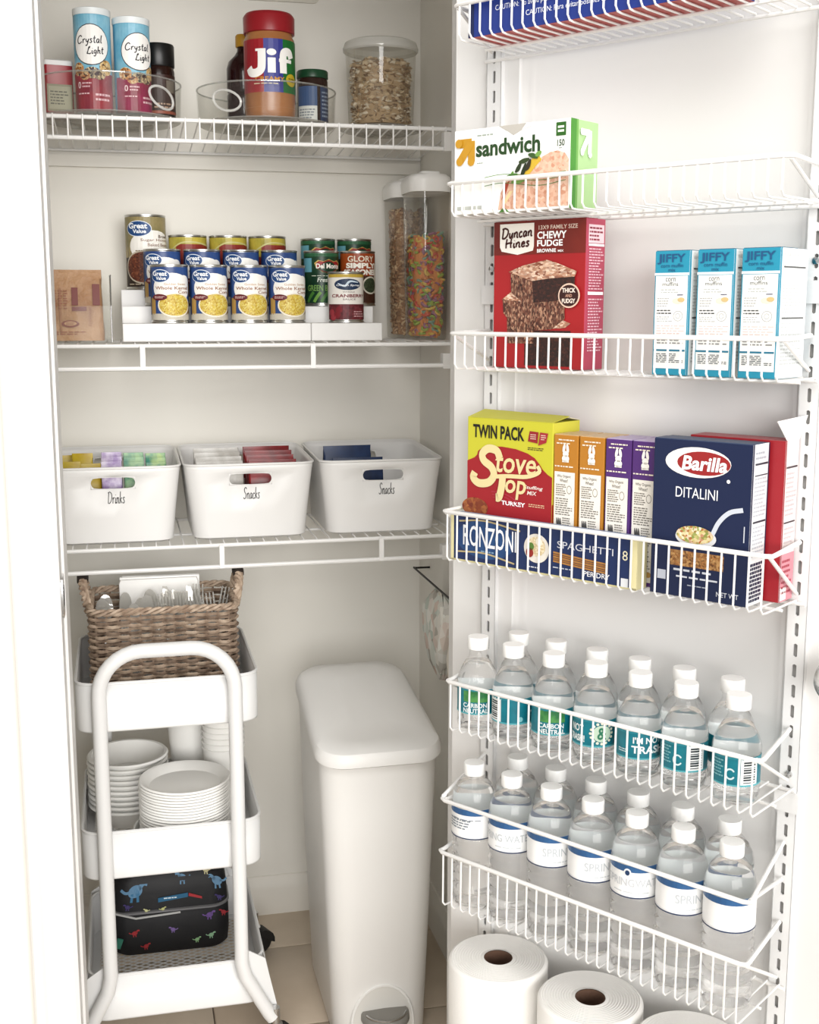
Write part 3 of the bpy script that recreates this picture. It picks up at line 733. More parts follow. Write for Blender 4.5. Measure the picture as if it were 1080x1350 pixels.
a.cur('spoon_picture')
a.stroke([(.93, .60), (.80, .575), (.70, .51), (.64, .43)], .0055, '#cdd3de', 2); a.ell(.47, .395, .21, .066, '#d4d6da', 3); a.ell(.46, .41, .19, .056, cells('ditalini_print', 330, ['#efe2b4', '#d8b867', '#f7f0d2', '#c96f3c', '#8fa54e', '#ecd98f']), 4)
a.cur('pasta_window'); a.rect(.21, .76, .20, .30, cells('dry_pasta_print', 420, ['#c98a4a', '#8a5526', '#e0ad6c', '#70401c']), 1)
a.build(t)
a = side_art(d_, h_, w_ / 2, -d_ / 2)
a.rect(0, .08, 0, 1, '#17264f', 1); a.rect(.94, 1, 0, 1, '#17264f', 1)
a.lines(.15, .9, .90, .96, 2, '#b5bbc4', seed=1); a.rect(.15, .9, .872, .884, '#333a48', 2); a.rect(.15, .9, .805, .812, '#333a48', 2); a.rect(.15, .9, .515, .527, '#333a48', 2)
a.lines(.15, .9, .55, .80, 10, '#c3c8cf', seed=2); a.lines(.15, .9, .30, .50, 8, '#c3c8cf', seed=3); a.lines(.1, .95, .02, .27, 10, '#2a3350', seed=9, fill=.7)
a.build(t)
# --- red box behind it
loc, w_, d_ = onDoor(.405, .526, .0465, .010, BK[4][0] + .0018)
h_ = .190
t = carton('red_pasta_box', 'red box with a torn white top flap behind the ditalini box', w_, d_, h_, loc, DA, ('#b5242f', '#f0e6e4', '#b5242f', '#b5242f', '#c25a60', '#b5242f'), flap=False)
a = side_art(d_, h_, w_ / 2, -d_ / 2)
a.rect(0, .07, 0, 1, '#b5242f', 1); a.rect(0, 1, 0, .30, '#e79aa6', 1); a.rect(.1, .9, .83, .842, '#44333a', 2); a.rect(.1, .9, .49, .50, '#44333a', 2); a.lines(.15, .9, .53, .81, 10, '#d0c4c6', seed=3); a.lines(.15, .9, .33, .47, 5, '#d0c4c6', seed=5); a.lines(.12, .85, .04, .27, 7, '#c24a5c', seed=7); a.rect(.05, .5, .01, .09, '#f6f0ee', 2); a.build(t)
m = MB().add([(w_ / 2 - .001, -d_ / 2 + .004, h_), (w_ / 2 - .001, d_ / 2, h_), (w_ / 2 + .006, d_ / 2 + .004, h_ + .028), (w_ / 2 - .012, -d_ / 2 - .001, h_ + .022), (w_ / 2, -d_ / 2 + .004, h_), (w_ / 2, d_ / 2, h_), (w_ / 2 + .007, d_ / 2 + .004, h_ + .028), (w_ / 2 - .011, -d_ / 2 - .001, h_ + .022)], [(0, 1, 2, 3), (7, 6, 5, 4), (0, 4, 5, 1), (1, 5, 6, 2), (2, 6, 7, 3), (3, 7, 4, 0)])
m.build('torn_flap', col('#f5f0ee'), t, smooth=False)

# ================================================================ WATER BOTTLES
def bottle_meshes(kind):
    if kind == 'small':
        prof = [(.000, .004), (.018, .003), (.022, .0), (.0265, .003), (.0285, .010), (.0285, .014), (.0275, .017), (.0285, .020), (.0285, .0245), (.0278, .0255), (.0278, .0615), (.0288, .063), (.0288, .068), (.0275, .074), (.0240, .083), (.0185, .093), (.0140, .100), (.0122, .104), (.0120, .112), (.0115, .124)]
        hc, lr, l0, l1, top = .129, .0282, .026, .061, .094
    else:
        prof = [(.000, .006), (.020, .004), (.024, .0), (.029, .003), (.0315, .012)]
        z = .016
        while z < .100:
            prof += [(.0315, z), (.0300, z + .004), (.0300, z + .006), (.0315, z + .010)]; z += .014
        prof += [(.0316, .103), (.0310, .105), (.0310, .150), (.0318, .152), (.0316, .157), (.0300, .165), (.0255, .175), (.0195, .1835), (.0145, .1885), (.0124, .192), (.0120, .196), (.0115, .203)]
        hc, lr, l0, l1, top = .2075, .0313, .106, .149, .176
    shell = MB().lathe(prof, 28, cap0=False, cap1=True).mesh('bottle_body', PET)
    wp = [(0, .0055)] + [(r * .955, z + .0012) for r, z in prof[1:] if z < top]
    wr = wp[-1][0] * .9
    water = MB().lathe(wp + [(wr, top), (0, top + .0002)], 28, cap0=False, cap1=False).mesh('water_fill', WATER)
    cp = [(0.0, hc)]
    c0 = hc - .0165
    cp = [(.0140, c0), (.0146, c0 + .001), (.0146, hc - .0015), (.0138, hc), (0, hc)]
    cm = MB().lathe(cp, 40, cap0=True, cap1=False)
    for i in range(len(cm.v)):
        x, y, z = cm.v[i]; r0 = math.hypot(x, y)
        if r0 > .0142 and i % 2: cm.v[i] = (x * .972, y * .972, z)
    cap = cm.mesh('bottle_cap', mat('white_cap_plastic', '#f6f6f4', .4))
    sm = MB().lathe([(lr, l0), (lr, l1)], 36, cap0=False, cap1=False, mi=0); sm.lathe([(lr - .00012, l1), (lr - .00012, l0)], 36, cap0=False, cap1=False, mi=1)
    return shell, water, cap, sm, lr, l0, l1
BM = {k: bottle_meshes(k) for k in ('small', 'tall')}
TEAL = mat('teal_label', '#1795a8', .4, var=(40, '#0f8093'))
SLEEVE = {'small': BM['small'][3].mesh('label_sleeve', [TEAL, mat('label_back', '#e9f1f1', .5)]), 'tall': BM['tall'][3].mesh('label_sleeve', [mat('white_film_label', '#f4f5f5', .4), mat('label_back')])}
def small_art(v):
    a = can_art(BM['small'][4], BM['small'][6] - BM['small'][5], BM['small'][5], 170)
    a.rect(0, 1, .93, 1, '#2f9fb0', 1); a.rect(0, 1, 0, .06, '#5cc0cc', 1)
    if v == 'bar':
        a.rect(.08, .34, .06, .96, '#f2f4f3', 1)
        for k in range(9): a.rect(.12, .30, .12 + k * .085, .12 + k * .085 + (.055 if k % 3 else .03), '#1c2a30', 2)
        a.text('TH', .86, .98, .1, .5, '#f4fbfb', 2, .03); a.ell(.66, .2, .04, .1, '#8fd3da', 2)
    elif v == 'bar_right':
        a.lines(.08, .30, .25, .9, 6, '#8fd3da', 2, seed=3); a.ring(.40, .42, .07, .2, .3, '#d9f0f2', 2, 30, 330)
        a.rect(.54, .80, .06, .96, '#f2f4f3', 1)
        for k in range(9): a.rect(.58, .76, .12 + k * .085, .12 + k * .085 + (.055 if k % 3 else .03), '#1c2a30', 2)
    elif v == 'spring':
        a.rect(.30, .72, .50, .95, mat('leafy_print', '#5fae5c', .4, var=(90, '#2f7f4a')), 1)
        a.text('CARBON', .30, .70, .28, .46, '#f4fbfb', 2, .02); a.text('NEUTRAL', .30, .72, .06, .24, '#f4fbfb', 2, .02)
    elif v == 'emblem':
        for k in range(16):
            t_ = 2 * PI * k / 16; a.ell(.62 + .17 * math.cos(t_), .52 + .38 * math.sin(t_), .022, .05, '#f6f4dc', 2)
        a.ell(.62, .52, .14, .31, '#cfe6cf', 3); a.text('&', .55, .69, .3, .75, '#2f8f6a', 4, .02)
        a.text('NOT', .10, .34, .52, .80, '#f4fbfb', 2, .03); a.text('TRASH!', .05, .36, .16, .42, '#f4fbfb', 2, .03)
    elif v == 'trash':
        a.text("I'M NOT", .42, .88, .58, .82, '#f4fbfb', 2, .03); a.text('TRASH', .40, .92, .22, .50, '#f4fbfb', 2, .03); a.lines(.18, .34, .2, .36, 2, '#d9f0f2', 2)
    return a
def tall_art(v):
    a = can_art(BM['tall'][4], BM['tall'][6] - BM['tall'][5], BM['tall'][5], 178)
    a.rect(0, 1, .80, 1, mat('blue_band_film', '#2f5f97', .35, var=(30, '#3f74ab')), 1); a.rect(0, 1, 0, .04, '#2c3e63', 1)
    if v == 'text':
        a.lines(.12, .50, .3, .66, 4, '#7d8790', 2, seed=2); a.lines(.2, .8, .62, .68, 1, '#7d8790', 2)
    elif v == 'water': a.text('SPRING WATER', .02, .86, .36, .60, '#c3c8cc', 2, .005); a.lines(.3, .8, .14, .22, 1, '#ccd0d3', 2); a.ell(.12, .8, .035, .10, '#eef2f5', 2); a.ell(.12, .8, .02, .06, '#26456f', 3)
    elif v == 'spring': a.text('SPRING', .42, .86, .36, .62, '#c3c8cc', 2, .005); a.lines(.55, .85, .14, .22, 1, '#ccd0d3', 2)
    elif v == 'ring': a.text('SPRINGWATER', .08, .94, .36, .60, '#c9cccf', 2, .005); a.ell(.40, .78, .05, .13, '#eef2f5', 2); a.ell(.40, .78, .03, .08, '#26456f', 3); a.lines(.2, .85, .14, .22, 1, '#ccd0d3', 2)
    return a
ARTM = {}
def bottle(kind, label, u, vv, z, turn, variant, group, rz=0):
    t = thing('water_bottle', label, 'water bottle', DL(u, vv, z), DA + turn, group)
    sh, wa, cp = BM[kind][:3]
    put('bottle_body', sh, t); put('water_fill', wa, t); put('bottle_cap', cp, t)
    ls = put('label_sleeve', SLEEVE[kind], t)
    if variant:
        k = (kind, variant)
        if k not in ARTM:
            a = small_art(variant) if kind == 'small' else tall_art(variant)
            mb, ms = a.parts['printed_panel']; ARTM[k] = mb.mesh('printed_panel', ms, False)
        put('printed_panel', ARTM[k], ls)
    return t
U5 = [.1200, .180, .245, .310, .374, .437, .505]
U7 = [.1165, .1815, .2465, .3115, .3765, .4415, .5057]
zb5, zb7 = BK[5][0] + .0016, BK[7][0] + .0016
facing = R(30)     # towards the camera
ords = ['first', 'second', 'third', 'fourth', 'fifth', 'sixth', 'seventh']
for i, (u, va) in enumerate(zip(U5, ('spring', 'bar', 'spring', 'emblem', 'trash', 'bar_right', 'bar_right'))):
    bottle('small', 'small teal labelled water bottle, %s in the front row from the hinge' % ords[i], u, .093, zb5, facing, va, 'small water bottles in the door basket')
for i in range(6):
    bottle('small', 'small teal labelled water bottle, %s in the back row from the hinge' % ords[i], (U5[i] + U5[i + 1]) / 2, .040, zb5, facing + i, None, 'small water bottles in the door basket')
for i, (u, va) in enumerate(zip(U7, ('text', 'water', 'spring', 'spring', 'ring', 'spring', None))):
    bottle('tall', 'tall blue banded water bottle, %s in the front row from the hinge' % ords[i], u, .0945, zb7, facing, va or 'plain', 'tall water bottles in the door basket')
for i in range(6):
    bottle('tall', 'tall blue banded water bottle, %s in the back row from the hinge' % ords[i], (U7[i] + U7[i + 1]) / 2, .0365, zb7, facing + i, 'plain', 'tall water bottles in the door basket')

# ================================================================ PAPER TOWEL ROLLS
def towel():
    t = thing('paper_towel_roll', '', 'paper towel roll', group='paper towel rolls in the lowest door basket')
    Rr, rc, H = .071, .0205, .280
    prof = [(rc, .002), (Rr - .003, .0), (Rr, .004), (Rr, H - .005), (Rr - .002, H - .0015), (Rr - .005, H)]
    r = Rr - .005
    while r > rc + .004:
        prof += [(r - .0012, H - .0006), (r - .0024, H)]; r -= .0036
    prof += [(rc, H)]
    m = MB().lathe(prof, 56, cap0=False, cap1=False)
    m.build('paper', mat('paper_towel', '#f6f4f0', .9, bump=(420, .25, .0012)), t)
    MB().lathe([(rc - .0012, .002), (rc - .0012, H - .0005), (rc, H - .0005), (rc, .002)], 32, cap0=False, cap1=False).build('cardboard_core', mat('brown_cardboard', '#6b4f3f', .9), t)
    MB().lathe([(0, .003), (rc - .0015, .003)], 24, cap0=False, cap1=False).build('core_floor', mat('brown_cardboard'), t)
    return t
tr = towel()
tz = BK[8][0] + .0016
tr.location = DL(.147, .074, tz); tr.rotation_euler = (0, 0, DA); tr['label'] = 'white paper towel roll nearest the hinge, its brown core showing'
dup(tr, DL(.302, .074, tz), DA + 1, 'white paper towel roll in the middle of the row')
dup(tr, DL(.452, .0742, tz), DA + 2, 'white paper towel roll farthest from the hinge, mostly cut off below')
# ================================================================ HIGHEST SHELF
TBASE = D1 + .0004
def turntable(label, x, y, r, wall, handles=True, hp=-.72):
    t = thing('turntable', label, 'turntable', (x, y, TBASE), 0, 'clear turntables on the highest shelf')
    MB().lathe([(0, .0045), (r * .6, .0045), (r * .62, .0), (r * .66, .0), (r * .68, .0055), (r - .004, .0065), (r, .0085), (r - .001, .0105), (r - .006, .0105), (0, .0105)], 48, cap0=False, cap1=False).build('base_disc', clear('grey_clear_acrylic', '#e3e1dc', .3, .06, .22), t)
    if wall:
        m = MB().lathe([(r, .009), (r + .003, wall), (r + .001, wall), (r - .002, .0105)], 56, cap0=False, cap1=False)
        m.build('side_wall', CLEAR, t)
        MB().tube([((r + .002) * math.cos(2 * PI * i / 56), (r + .002) * math.sin(2 * PI * i / 56), wall) for i in range(56)], .0016, 6, True).build('rim', clear('clear_acrylic_edge', '#e9ebe9', .6, .12, .16), t)
    if handles:
        for a0 in hp if isinstance(hp, (list, tuple)) else (hp,):
            pts = []
            for k in range(20):
                q = 2 * PI * k / 20
                u = .030 * math.cos(q); v = .040 + .017 * math.sin(q) * (1 if math.sin(q) > 0 else 1.15) - .006 * math.cos(q)
                an = a0 + u / r
                pts.append(((r + .004) * math.sin(an), -(r + .004) * math.cos(an), v))
            MB().tube(pts, .0024, 6, True).build('handle_loop', clear('acrylic_handle', '#ffffff', .5, .1, .55), t)
    return t
turntable('clear walled turntable holding the drink mix canisters', -.002, 2.445, .131, .075, True, (.78,))
turntable('clear walled turntable holding the peanut butter jar', .294, 2.452, .131, .072, True, (-.70,))
turntable('low clear turntable under the oat canister', .520, 2.448, .083, 0, False)
TZ = TBASE + .0108
# --- drink mix canisters
def drink_mix(label, x, y, turn, tilt, bot, h=.172):
    t = thing('drink_mix_canister', label, 'canister', (x, y, TZ), turn, 'drink mix canisters')
    r = .0325
    MB().lathe([(r - .002, 0), (r, .002), (r, h - .012), (r - .0015, h - .011)], 40).build('canister_body', col('#6fb7d6'), t)
    MB().lathe([(r + .0003, h - .012), (r + .0012, h - .010), (r + .0012, h - .001), (r - .001, h), (0, h)], 40, cap1=False).build('lid', mat('frosted_lid', '#e6ebec', .4), t)
    a = can_art(r, h - .014, .001, 165)
    a.rect(0, 1, 0, 1, mat('sky_blue_print', '#6dbbdc', .35, var=(28, '#9fd6ea')), 1)
    a.rect(0, 1, 0, .40, mat('berry_print_' + bot[1:], bot, .35, var=(30, '#8f1d3a')), 2)
    a.cur('fruit_picture')
    for u, v, ru, rv, c in ((.22, .44, .13, .07, '#d98a3c'), (.78, .46, .14, .08, '#e3b36a'), (.5, .40, .16, .06, '#2d2230'), (.36, .37, .1, .045, '#c9702f'), (.64, .38, .12, .05, '#4a1a24')):
        a.ell(u, v, ru, rv, cells('fruit_' + c[1:], 300, [c, '#f1d9a8', c, '#3a1a20']), 3)
    a.cur('logo')
    a.ell(.5, .69, .345, .215, '#31303a', 4); a.ell(.5, .69, .33, .205, '#f6f4f0', 5)
    a.pen('Crystal', .24, .70, .70, .78, .0017, '#24222a', 6, .1, .01); a.pen('Light', .42, .72, .59, .665, .0017, '#24222a', 6, .1, .01)
    a.cur('lettering'); a.text('0', .20, .27, .24, .31, '#f4d9df', 3, .02); a.lines(.30, .48, .24, .31, 2, '#f0c7d0', 3); a.lines(.20, .52, .17, .20, 1, '#f0c7d0', 3); a.lines(.55, .85, .10, .20, 2, '#f0c7d0', 3, seed=4)
    a.build(t)
    return t
drink_mix('red and blue drink mix canister next to the red box, taller of the two', -.0275, 2.385, R(-4), 0, '#b8283c', .180)
drink_mix('magenta and blue drink mix canister next to the black lidded jar', .0415, 2.386, R(22), 0, '#b02360', .168)
# --- red box
t = thing('cocoa_box', 'small red box with a white lid in the walled turntable', 'box', (-.096, 2.447, TZ), R(10))
MB().rings([rr(.050, .076, .004, 3, z=0), rr(.050, .076, .004, 3, z=.088)]).build('box_body', mat('red_tin', '#b02530', .3), t)
MB().rings([rr(.052, .078, .005, 3, z=.088), rr(.052, .078, .005, 3, z=.096), rr(.046, .070, .004, 3, z=.0985)]).build('lid', PLAST, t)
a = front_art(.050, .088, -.038)
a.rect(.05, .95, .08, .62, '#8f8a6f', 1); a.rect(.1, .9, .12, .58, '#a9a48a', 2); a.lines(.16, .84, .2, .5, 5, '#5d5a48', 3); a.build(t)
# --- black lidded jar
t = thing('coffee_jar', 'dark brown jar with a black lid beside the drink mixes', 'jar', (.0905, 2.452, TZ), R(10))
MB().lathe([(.028, 0), (.030, .003), (.030, .090), (.028, .098)], 36).build('jar_body', mat('dark_brown_glass', '#2a1712', .15), t)
MB().lathe([(.0295, .098), (.0305, .100), (.0305, .136), (.029, .139), (0, .139)], 40, cap1=False).build('lid', mat('black_plastic', '#131313', .35), t)
a = can_art(.030, .086, .003, 150)
a.rect(.0, 1, .12, .92, '#3b2018', 1); a.rect(.60, .86, .55, .80, '#7d7468', 2); a.rect(.0, 1, .10, .16, '#b5604a', 2); a.lines(.3, .9, .2, .34, 2, '#c9a890', 2); a.build(t)
# --- syrup bottle
t = thing('syrup_bottle', 'dark brown bottle with a yellow cap behind the peanut butter', 'bottle', (.2535, 2.472, TZ))
MB().lathe([(.030, 0), (.033, .004), (.0335, .055), (.0315, .060), (.0335, .066), (.0335, .105), (.030, .118), (.018, .130), (.0125, .138), (.012, .148)], 36).build('bottle_body', mat('dark_syrup', '#2b0f10', .12), t)
MB().lathe([(.0145, .146), (.0152, .147), (.0152, .166), (.013, .169), (0, .169)], 32, cap1=False).build('cap', col('#dba32e'), t)
# --- peanut butter jar
t = thing('peanut_butter_jar', 'large peanut butter jar with a red lid and striped label', 'jar', (.2925, 2.383, TZ), R(-3))
r = .0475; h = .188
MB().lathe([(.041, 0), (.0455, .004), (r, .014), (r, .132), (.0465, .142), (.0435, .148), (.0435, .158)], 48).build('jar_body', mat('peanut_butter', '#bd7f4d', .25, var=(14, '#a96c3e')), t)
lm = MB().lathe([(.0462, .152), (.0475, .153), (.0478, .181), (.0455, h - .003), (.043, h), (0, h)], 72, cap1=False)
lm.build('lid', mat('red_lid', '#a8202a', .35), t)
a = can_art(r, .094, .044, 170)
for u0, u1, c in ((0, .40, '#b0202c'), (.40, .66, '#3a3f9c'), (.66, 1, '#1f7a34')): a.rect(u0, u1, .0, 1, c, 1)
a.rect(0, 1, -.28, -.27, '#b5794a', 1)
a.cur('logo')
wt = '#f8f6f2'
a.stroke([(.375, .80), (.375, .55), (.36, .42), (.29, .36), (.21, .38), (.175, .47)], .015, wt, 2); a.rect(.29, .43, .765, .81, wt, 3)
a.stroke([(.505, .64), (.505, .36)], .0145, wt, 2); a.ell(.505, .745, .062, .062, wt, 2)
a.stroke([(.80, .66), (.77, .755), (.70, .765), (.665, .69), (.665, .36)], .0145, wt, 2); a.rect(.60, .80, .565, .63, wt, 3)
a.cur('lettering'); a.text('CREAMY', .28, .68, .21, .29, '#e3a23a', 2, .02); a.lines(.26, .70, .14, .18, 1, '#e8d8b8', 2)
a.cur('seal'); a.ell(.80, .25, .10, .12, '#e3c62f', 3); a.lines(.74, .86, .2, .3, 2, '#7a6a18', 4); a.build(t)
# --- small green lidded jar
t = thing('green_lidded_jar', 'small jar with a dark green lid and blue label', 'jar', (.3795, 2.424, TZ), R(8))
MB().lathe([(.027, 0), (.0295, .003), (.0295, .080), (.027, .086)], 36).build('jar_body', mat('dark_jar', '#33211c', .15), t)
MB().lathe([(.029, .084), (.030, .085), (.030, .097), (.0285, .099), (0, .099)], 48, cap1=False).build('lid', mat('green_lid', '#1c4a2f', .35), t)
a = can_art(.0295, .072, .003, 160)
a.rect(0, .50, .0, .9, '#d9dcd9', 1); a.rect(0, .5, .40, .9, '#33588f', 2); a.rect(.58, 1, 0, .9, '#29406b', 1); a.lines(.62, .95, .1, .8, 7, '#9fb0c8', 2); a.lines(.05, .45, .06, .34, 4, '#7d8690', 2, seed=2); a.build(t)
# --- oat canister
def granules(name, rad_fn, z0, z1, n, size, mats, seed, shape='flake'):
    rg = random.Random(seed); m = MB()
    for i in range(n):
        z = rg.uniform(z0, z1); a_ = rg.uniform(0, 2 * PI)
        x, y = rad_fn(z, a_); k = rg.uniform(.86, .985); x *= k; y *= k
        M_ = Matrix.Translation((x, y, z)) @ Matrix.Rotation(rg.uniform(0, 6.28), 4, 'Z') @ Matrix.Rotation(rg.uniform(0, 3.14), 4, 'X')
        s_ = size * rg.uniform(.75, 1.25)
        if shape == 'flake':
            vs = [M_ @ Vector(p) for p in ((s_, 0, 0), (.3 * s_, .6 * s_, .1 * s_), (-.7 * s_, .5 * s_, 0), (-s_, -.2 * s_, .1 * s_), (-.1 * s_, -.6 * s_, 0), (0, 0, .35 * s_), (0, 0, -.3 * s_))]
            fs = []
            for j in range(5): fs += [(j, (j + 1) % 5, 5), ((j + 1) % 5, j, 6)]
        else:
            vs = []; fs = []; A, B = 9, 5; ra, rb = s_, s_ * .45
            for p in range(A):
                for q in range(B):
                    t1_, t2_ = 2 * PI * p / A, 2 * PI * q / B
                    vs.append(M_ @ Vector(((ra + rb * math.cos(t2_)) * math.cos(t1_), (ra + rb * math.cos(t2_)) * math.sin(t1_), rb * math.sin(t2_))))
                    fs.append((p * B + q, ((p + 1) % A) * B + q, ((p + 1) % A) * B + (q + 1) % B, p * B + (q + 1) % B))
        m.add(vs, fs, rg.randrange(len(mats)))
    return m
ox, oy = .5185, 2.447
t = thing('oat_canister', 'round clear canister with a pale lid, filled with oats', 'canister', (ox, oy, TZ))
MB().lathe([(.0, .001), (.060, .001), (.0635, .006), (.0695, .150)], 48, cap0=False, cap1=False).build('clear_body', CLEARD, t)
MB().lathe([(.0705, .142), (.0735, .145), (.0738, .150), (.0725, .153), (.0700, .160), (.064, .1625), (0, .1625)], 48, cap0=False, cap1=False).build('lid', clear('frosted_white_lid', '#e9e7df', .2, .05, .55), t)
om = [mat('oat_%d' % i, c, .8) for i, c in enumerate(('#dcc8a8', '#c2a680', '#ece0ca', '#9c7d58', '#d4bb96'))]
gm = granules('oats', lambda z, a_: ((.0535 + .005 * z / .12) * math.cos(a_), (.0535 + .005 * z / .12) * math.sin(a_)), .008, .118, 1500, .0074, om, 5)
gt = random.Random(2)
for i in range(260):
    q = gt.uniform(0, 6.28); rr_ = .058 * math.sqrt(gt.random())
    gg = granules('oats', lambda z, a_: (rr_ * math.cos(q), rr_ * math.sin(q)), .116, .126, 1, .0074, om, i + 50); gm.add(gg.v, gg.f, gg.m[0])
gm.lathe([(0, .006), (.052, .006), (.056, .114), (0, .118)], 24, cap0=False, cap1=False, mi=1)
o = gm.build('oat_fill', om, None, (ox, oy, TZ), smooth=False)
tag(o, 'rolled oats filling the round clear canister', 'oats', kind='stuff')

# ================================================================ CANNED GOODS SHELF
ZS = D2 + .0003
# --- brown bags in a clear bin
t = thing('clear_bin', 'clear plastic bin holding brown paper bags', 'bin', (0, 0, ZS))
x0, x1, y0, y1 = -.225, -.013, 2.336, 2.582
m = MB(); th = .0025
m.box(x0, x1, y0, y1, 0, th); m.box(x0, x1, y0, y0 + th, th, .066)
m.box(x0, x1, y1 - th, y1, th, .128)
m.build('bin_walls', CLEAR, t, smooth=False)
def side_poly(x):
    return MB().add([(x - th / 2, y0 + th, th), (x - th / 2, y1 - th, th), (x - th / 2, y1 - th, .128), (x - th / 2, y0 + .055, .122), (x - th / 2, y0 + th, .066), (x + th / 2, y0 + th, th), (x + th / 2, y1 - th, th), (x + th / 2, y1 - th, .128), (x + th / 2, y0 + .055, .122), (x + th / 2, y0 + th, .066)], [(4, 3, 2, 1, 0), (5, 6, 7, 8, 9), (0, 1, 6, 5), (1, 2, 7, 6), (2, 3, 8, 7), (3, 4, 9, 8), (4, 0, 5, 9)])
side_poly(x1 - th / 2).build('end_wall', CLEAR, t, smooth=False); side_poly(x0 + th / 2).build('end_wall', CLEAR, t, smooth=False)
MB().tube([(x1, y0, .0), (x1, y0, .066), (x1, y0 + .055, .122), (x1, y1, .128)], .0013, 6).build('wall_edge', clear('grey_edge', '#8f8d88', .4, .1, .15), t)
def paper_bag(label, x, y, w_, d_, h_, rz, seed, prints):
    t = thing('paper_bag', label, 'paper bag', (x, y, ZS + .0028), rz, 'brown paper bags in the clear bin')
    rg = random.Random(seed); rs = []
    nz = 9
    for k in range(nz):
        f = k / (nz - 1); dd_ = d_ * (1 - .75 * f ** 2.2); ww = w_ * (1 - .03 * f)
        ring = rr(ww, dd_, min(.008, dd_ * .4), 3, z=h_ * f)
        rs.append([(a_ + rg.uniform(-.0012, .0012), b_ + rg.uniform(-.0025, .0025) * math.sin(PI * f) , c_) for a_, b_, c_ in ring])
    MB().rings(rs).build('bag_body', mat('brown_kraft_paper', '#c49a73', .5, bump=(38, .9, .008), var=(20, '#a97c55')), t)
    MB().box(-w_ * .49, w_ * .49, -d_ * .16, d_ * .1, h_ - .016, h_).build('rolled_top', mat('brown_kraft_paper'), t)
    if prints:
        def fn(u, v, l):
            f = v; dd_ = d_ * (1 - .75 * f ** 2.2)
            return ((u - .5) * w_, -dd_ / 2 - .0022 - l, v * h_)
        a = Art(w_, h_, fn); br = '#7a2f26'
        def grid_rect(u0, u1, v0, v1, c, L_=1):
            for k in range(4): a.rect(u0, u1, v0 + (v1 - v0) * k / 4, v0 + (v1 - v0) * (k + 1) / 4, c, L_)
        a.cur('printed_panel'); grid_rect(.70, .76, .50, .75, br); grid_rect(.50, .515, .42, .74, '#a07050'); grid_rect(.90, .97, .50, .80, br); grid_rect(.70, .84, .42, .48, br); grid_rect(.58, .60, .1, .74, '#a5744e'); grid_rect(.06, .10, .30, .70, '#b0835c')
        a.cur('lettering')
        for k in range(3): a.lines(.52 + .05 * k, .56 + .05 * k, .44, .72, 8, '#9a5a40', 2, seed=k)
        a.lines(.86, .89, .2, .48, 9, '#9a5a40', 2, seed=8); a.lines(.52, .84, .08, .14, 2, '#9a5a40', 2, seed=9)
        a.cur('emblem'); a.ell(.68, .24, .085, .05, '#8a4634', 2); a.ell(.68, .245, .06, .03, '#c49a73', 3); a.lines(.64, .72, .225, .262, 2, '#8a4634', 4)
        a.build(t)
    return t
paper_bag('brown paper bag with dark red print at the front of the clear bin', -.120, 2.372, .186, .050, .129, 0, 1, True)
paper_bag('plain brown paper bag behind the printed one', -.118, 2.436, .178, .052, .124, 0, 2, False)
# --- stepped risers
def riser(label, x0, x1):
    t = thing('can_riser', label, 'shelf riser', (0, 0, ZS), 0, 'white stepped can risers')
    P_ = [(2.343, 0), (2.343, .034), (2.431, .034), (2.431, .066), (2.508, .066), (2.508, .098), (2.589, .098), (2.589, 0)]
    for k, (a_, b_, z_, zz) in enumerate(((2.343, 2.431, 0, .034), (2.431, 2.508, 0, .066), (2.508, 2.589, 0, .098))):
        o = MB().box(x0, x1, a_, b_, z_, zz).build('step', PLAST, t, smooth=False)
        bv = o.modifiers.new('soft_edges', 'BEVEL'); bv.width = .002; bv.segments = 2
riser('wider white stepped riser under the corn cans', .006, .3585)
riser('narrower white stepped riser under the cranberry can', .3590, .498)
Z1_, Z2_, Z3_ = ZS + .0343, ZS + .0663, ZS + .0983
Y1_, Y2_, Y3_ = 2.386, 2.4695, 2.5485
def can(name, label, x, y, z, r, h, base, art, turn=0.0, group='canned goods on the stepped risers', zlab=(.006, .005)):
    t = thing(name, label, 'can', (x, y, z), turn, group)
    MB().lathe([(r - .002, 0), (r, .0006), (r, .003), (r - .0012, .0045), (r - .0012, h - .0045), (r, h - .003), (r, h - .0006), (r - .001, h), (r - .0025, h - .0006), (r - .003, h - .004), (0, h - .004)], 40, cap1=False).build('tin_body', TIN, t)
    MB().lathe([(r - .0008, zlab[0]), (r - .0008, h - zlab[1])], 40, cap0=False, cap1=False).build('paper_label', base, t)
    a = can_art(r - .0008, h - zlab[0] - zlab[1], zlab[0], 160)
    art(a); a.build(t)
    return t
mat('olive_print', '#8a8256', .4, var=(30, '#b3a070')); mat('yellow_olive_print', '#dcc850', .35, var=(34, '#a8a040')); mat('orange_label_print', '#c05a26', .35, var=(20, '#a8431c'))
BLUE = mat('corn_label_blue', '#3c5fa0', .35, var=(26, '#2f4a86'))
CORN = cells('corn_print', 420, ['#e8c53a', '#f3dc62', '#c99a22', '#f8ea8c', '#dcb430'])
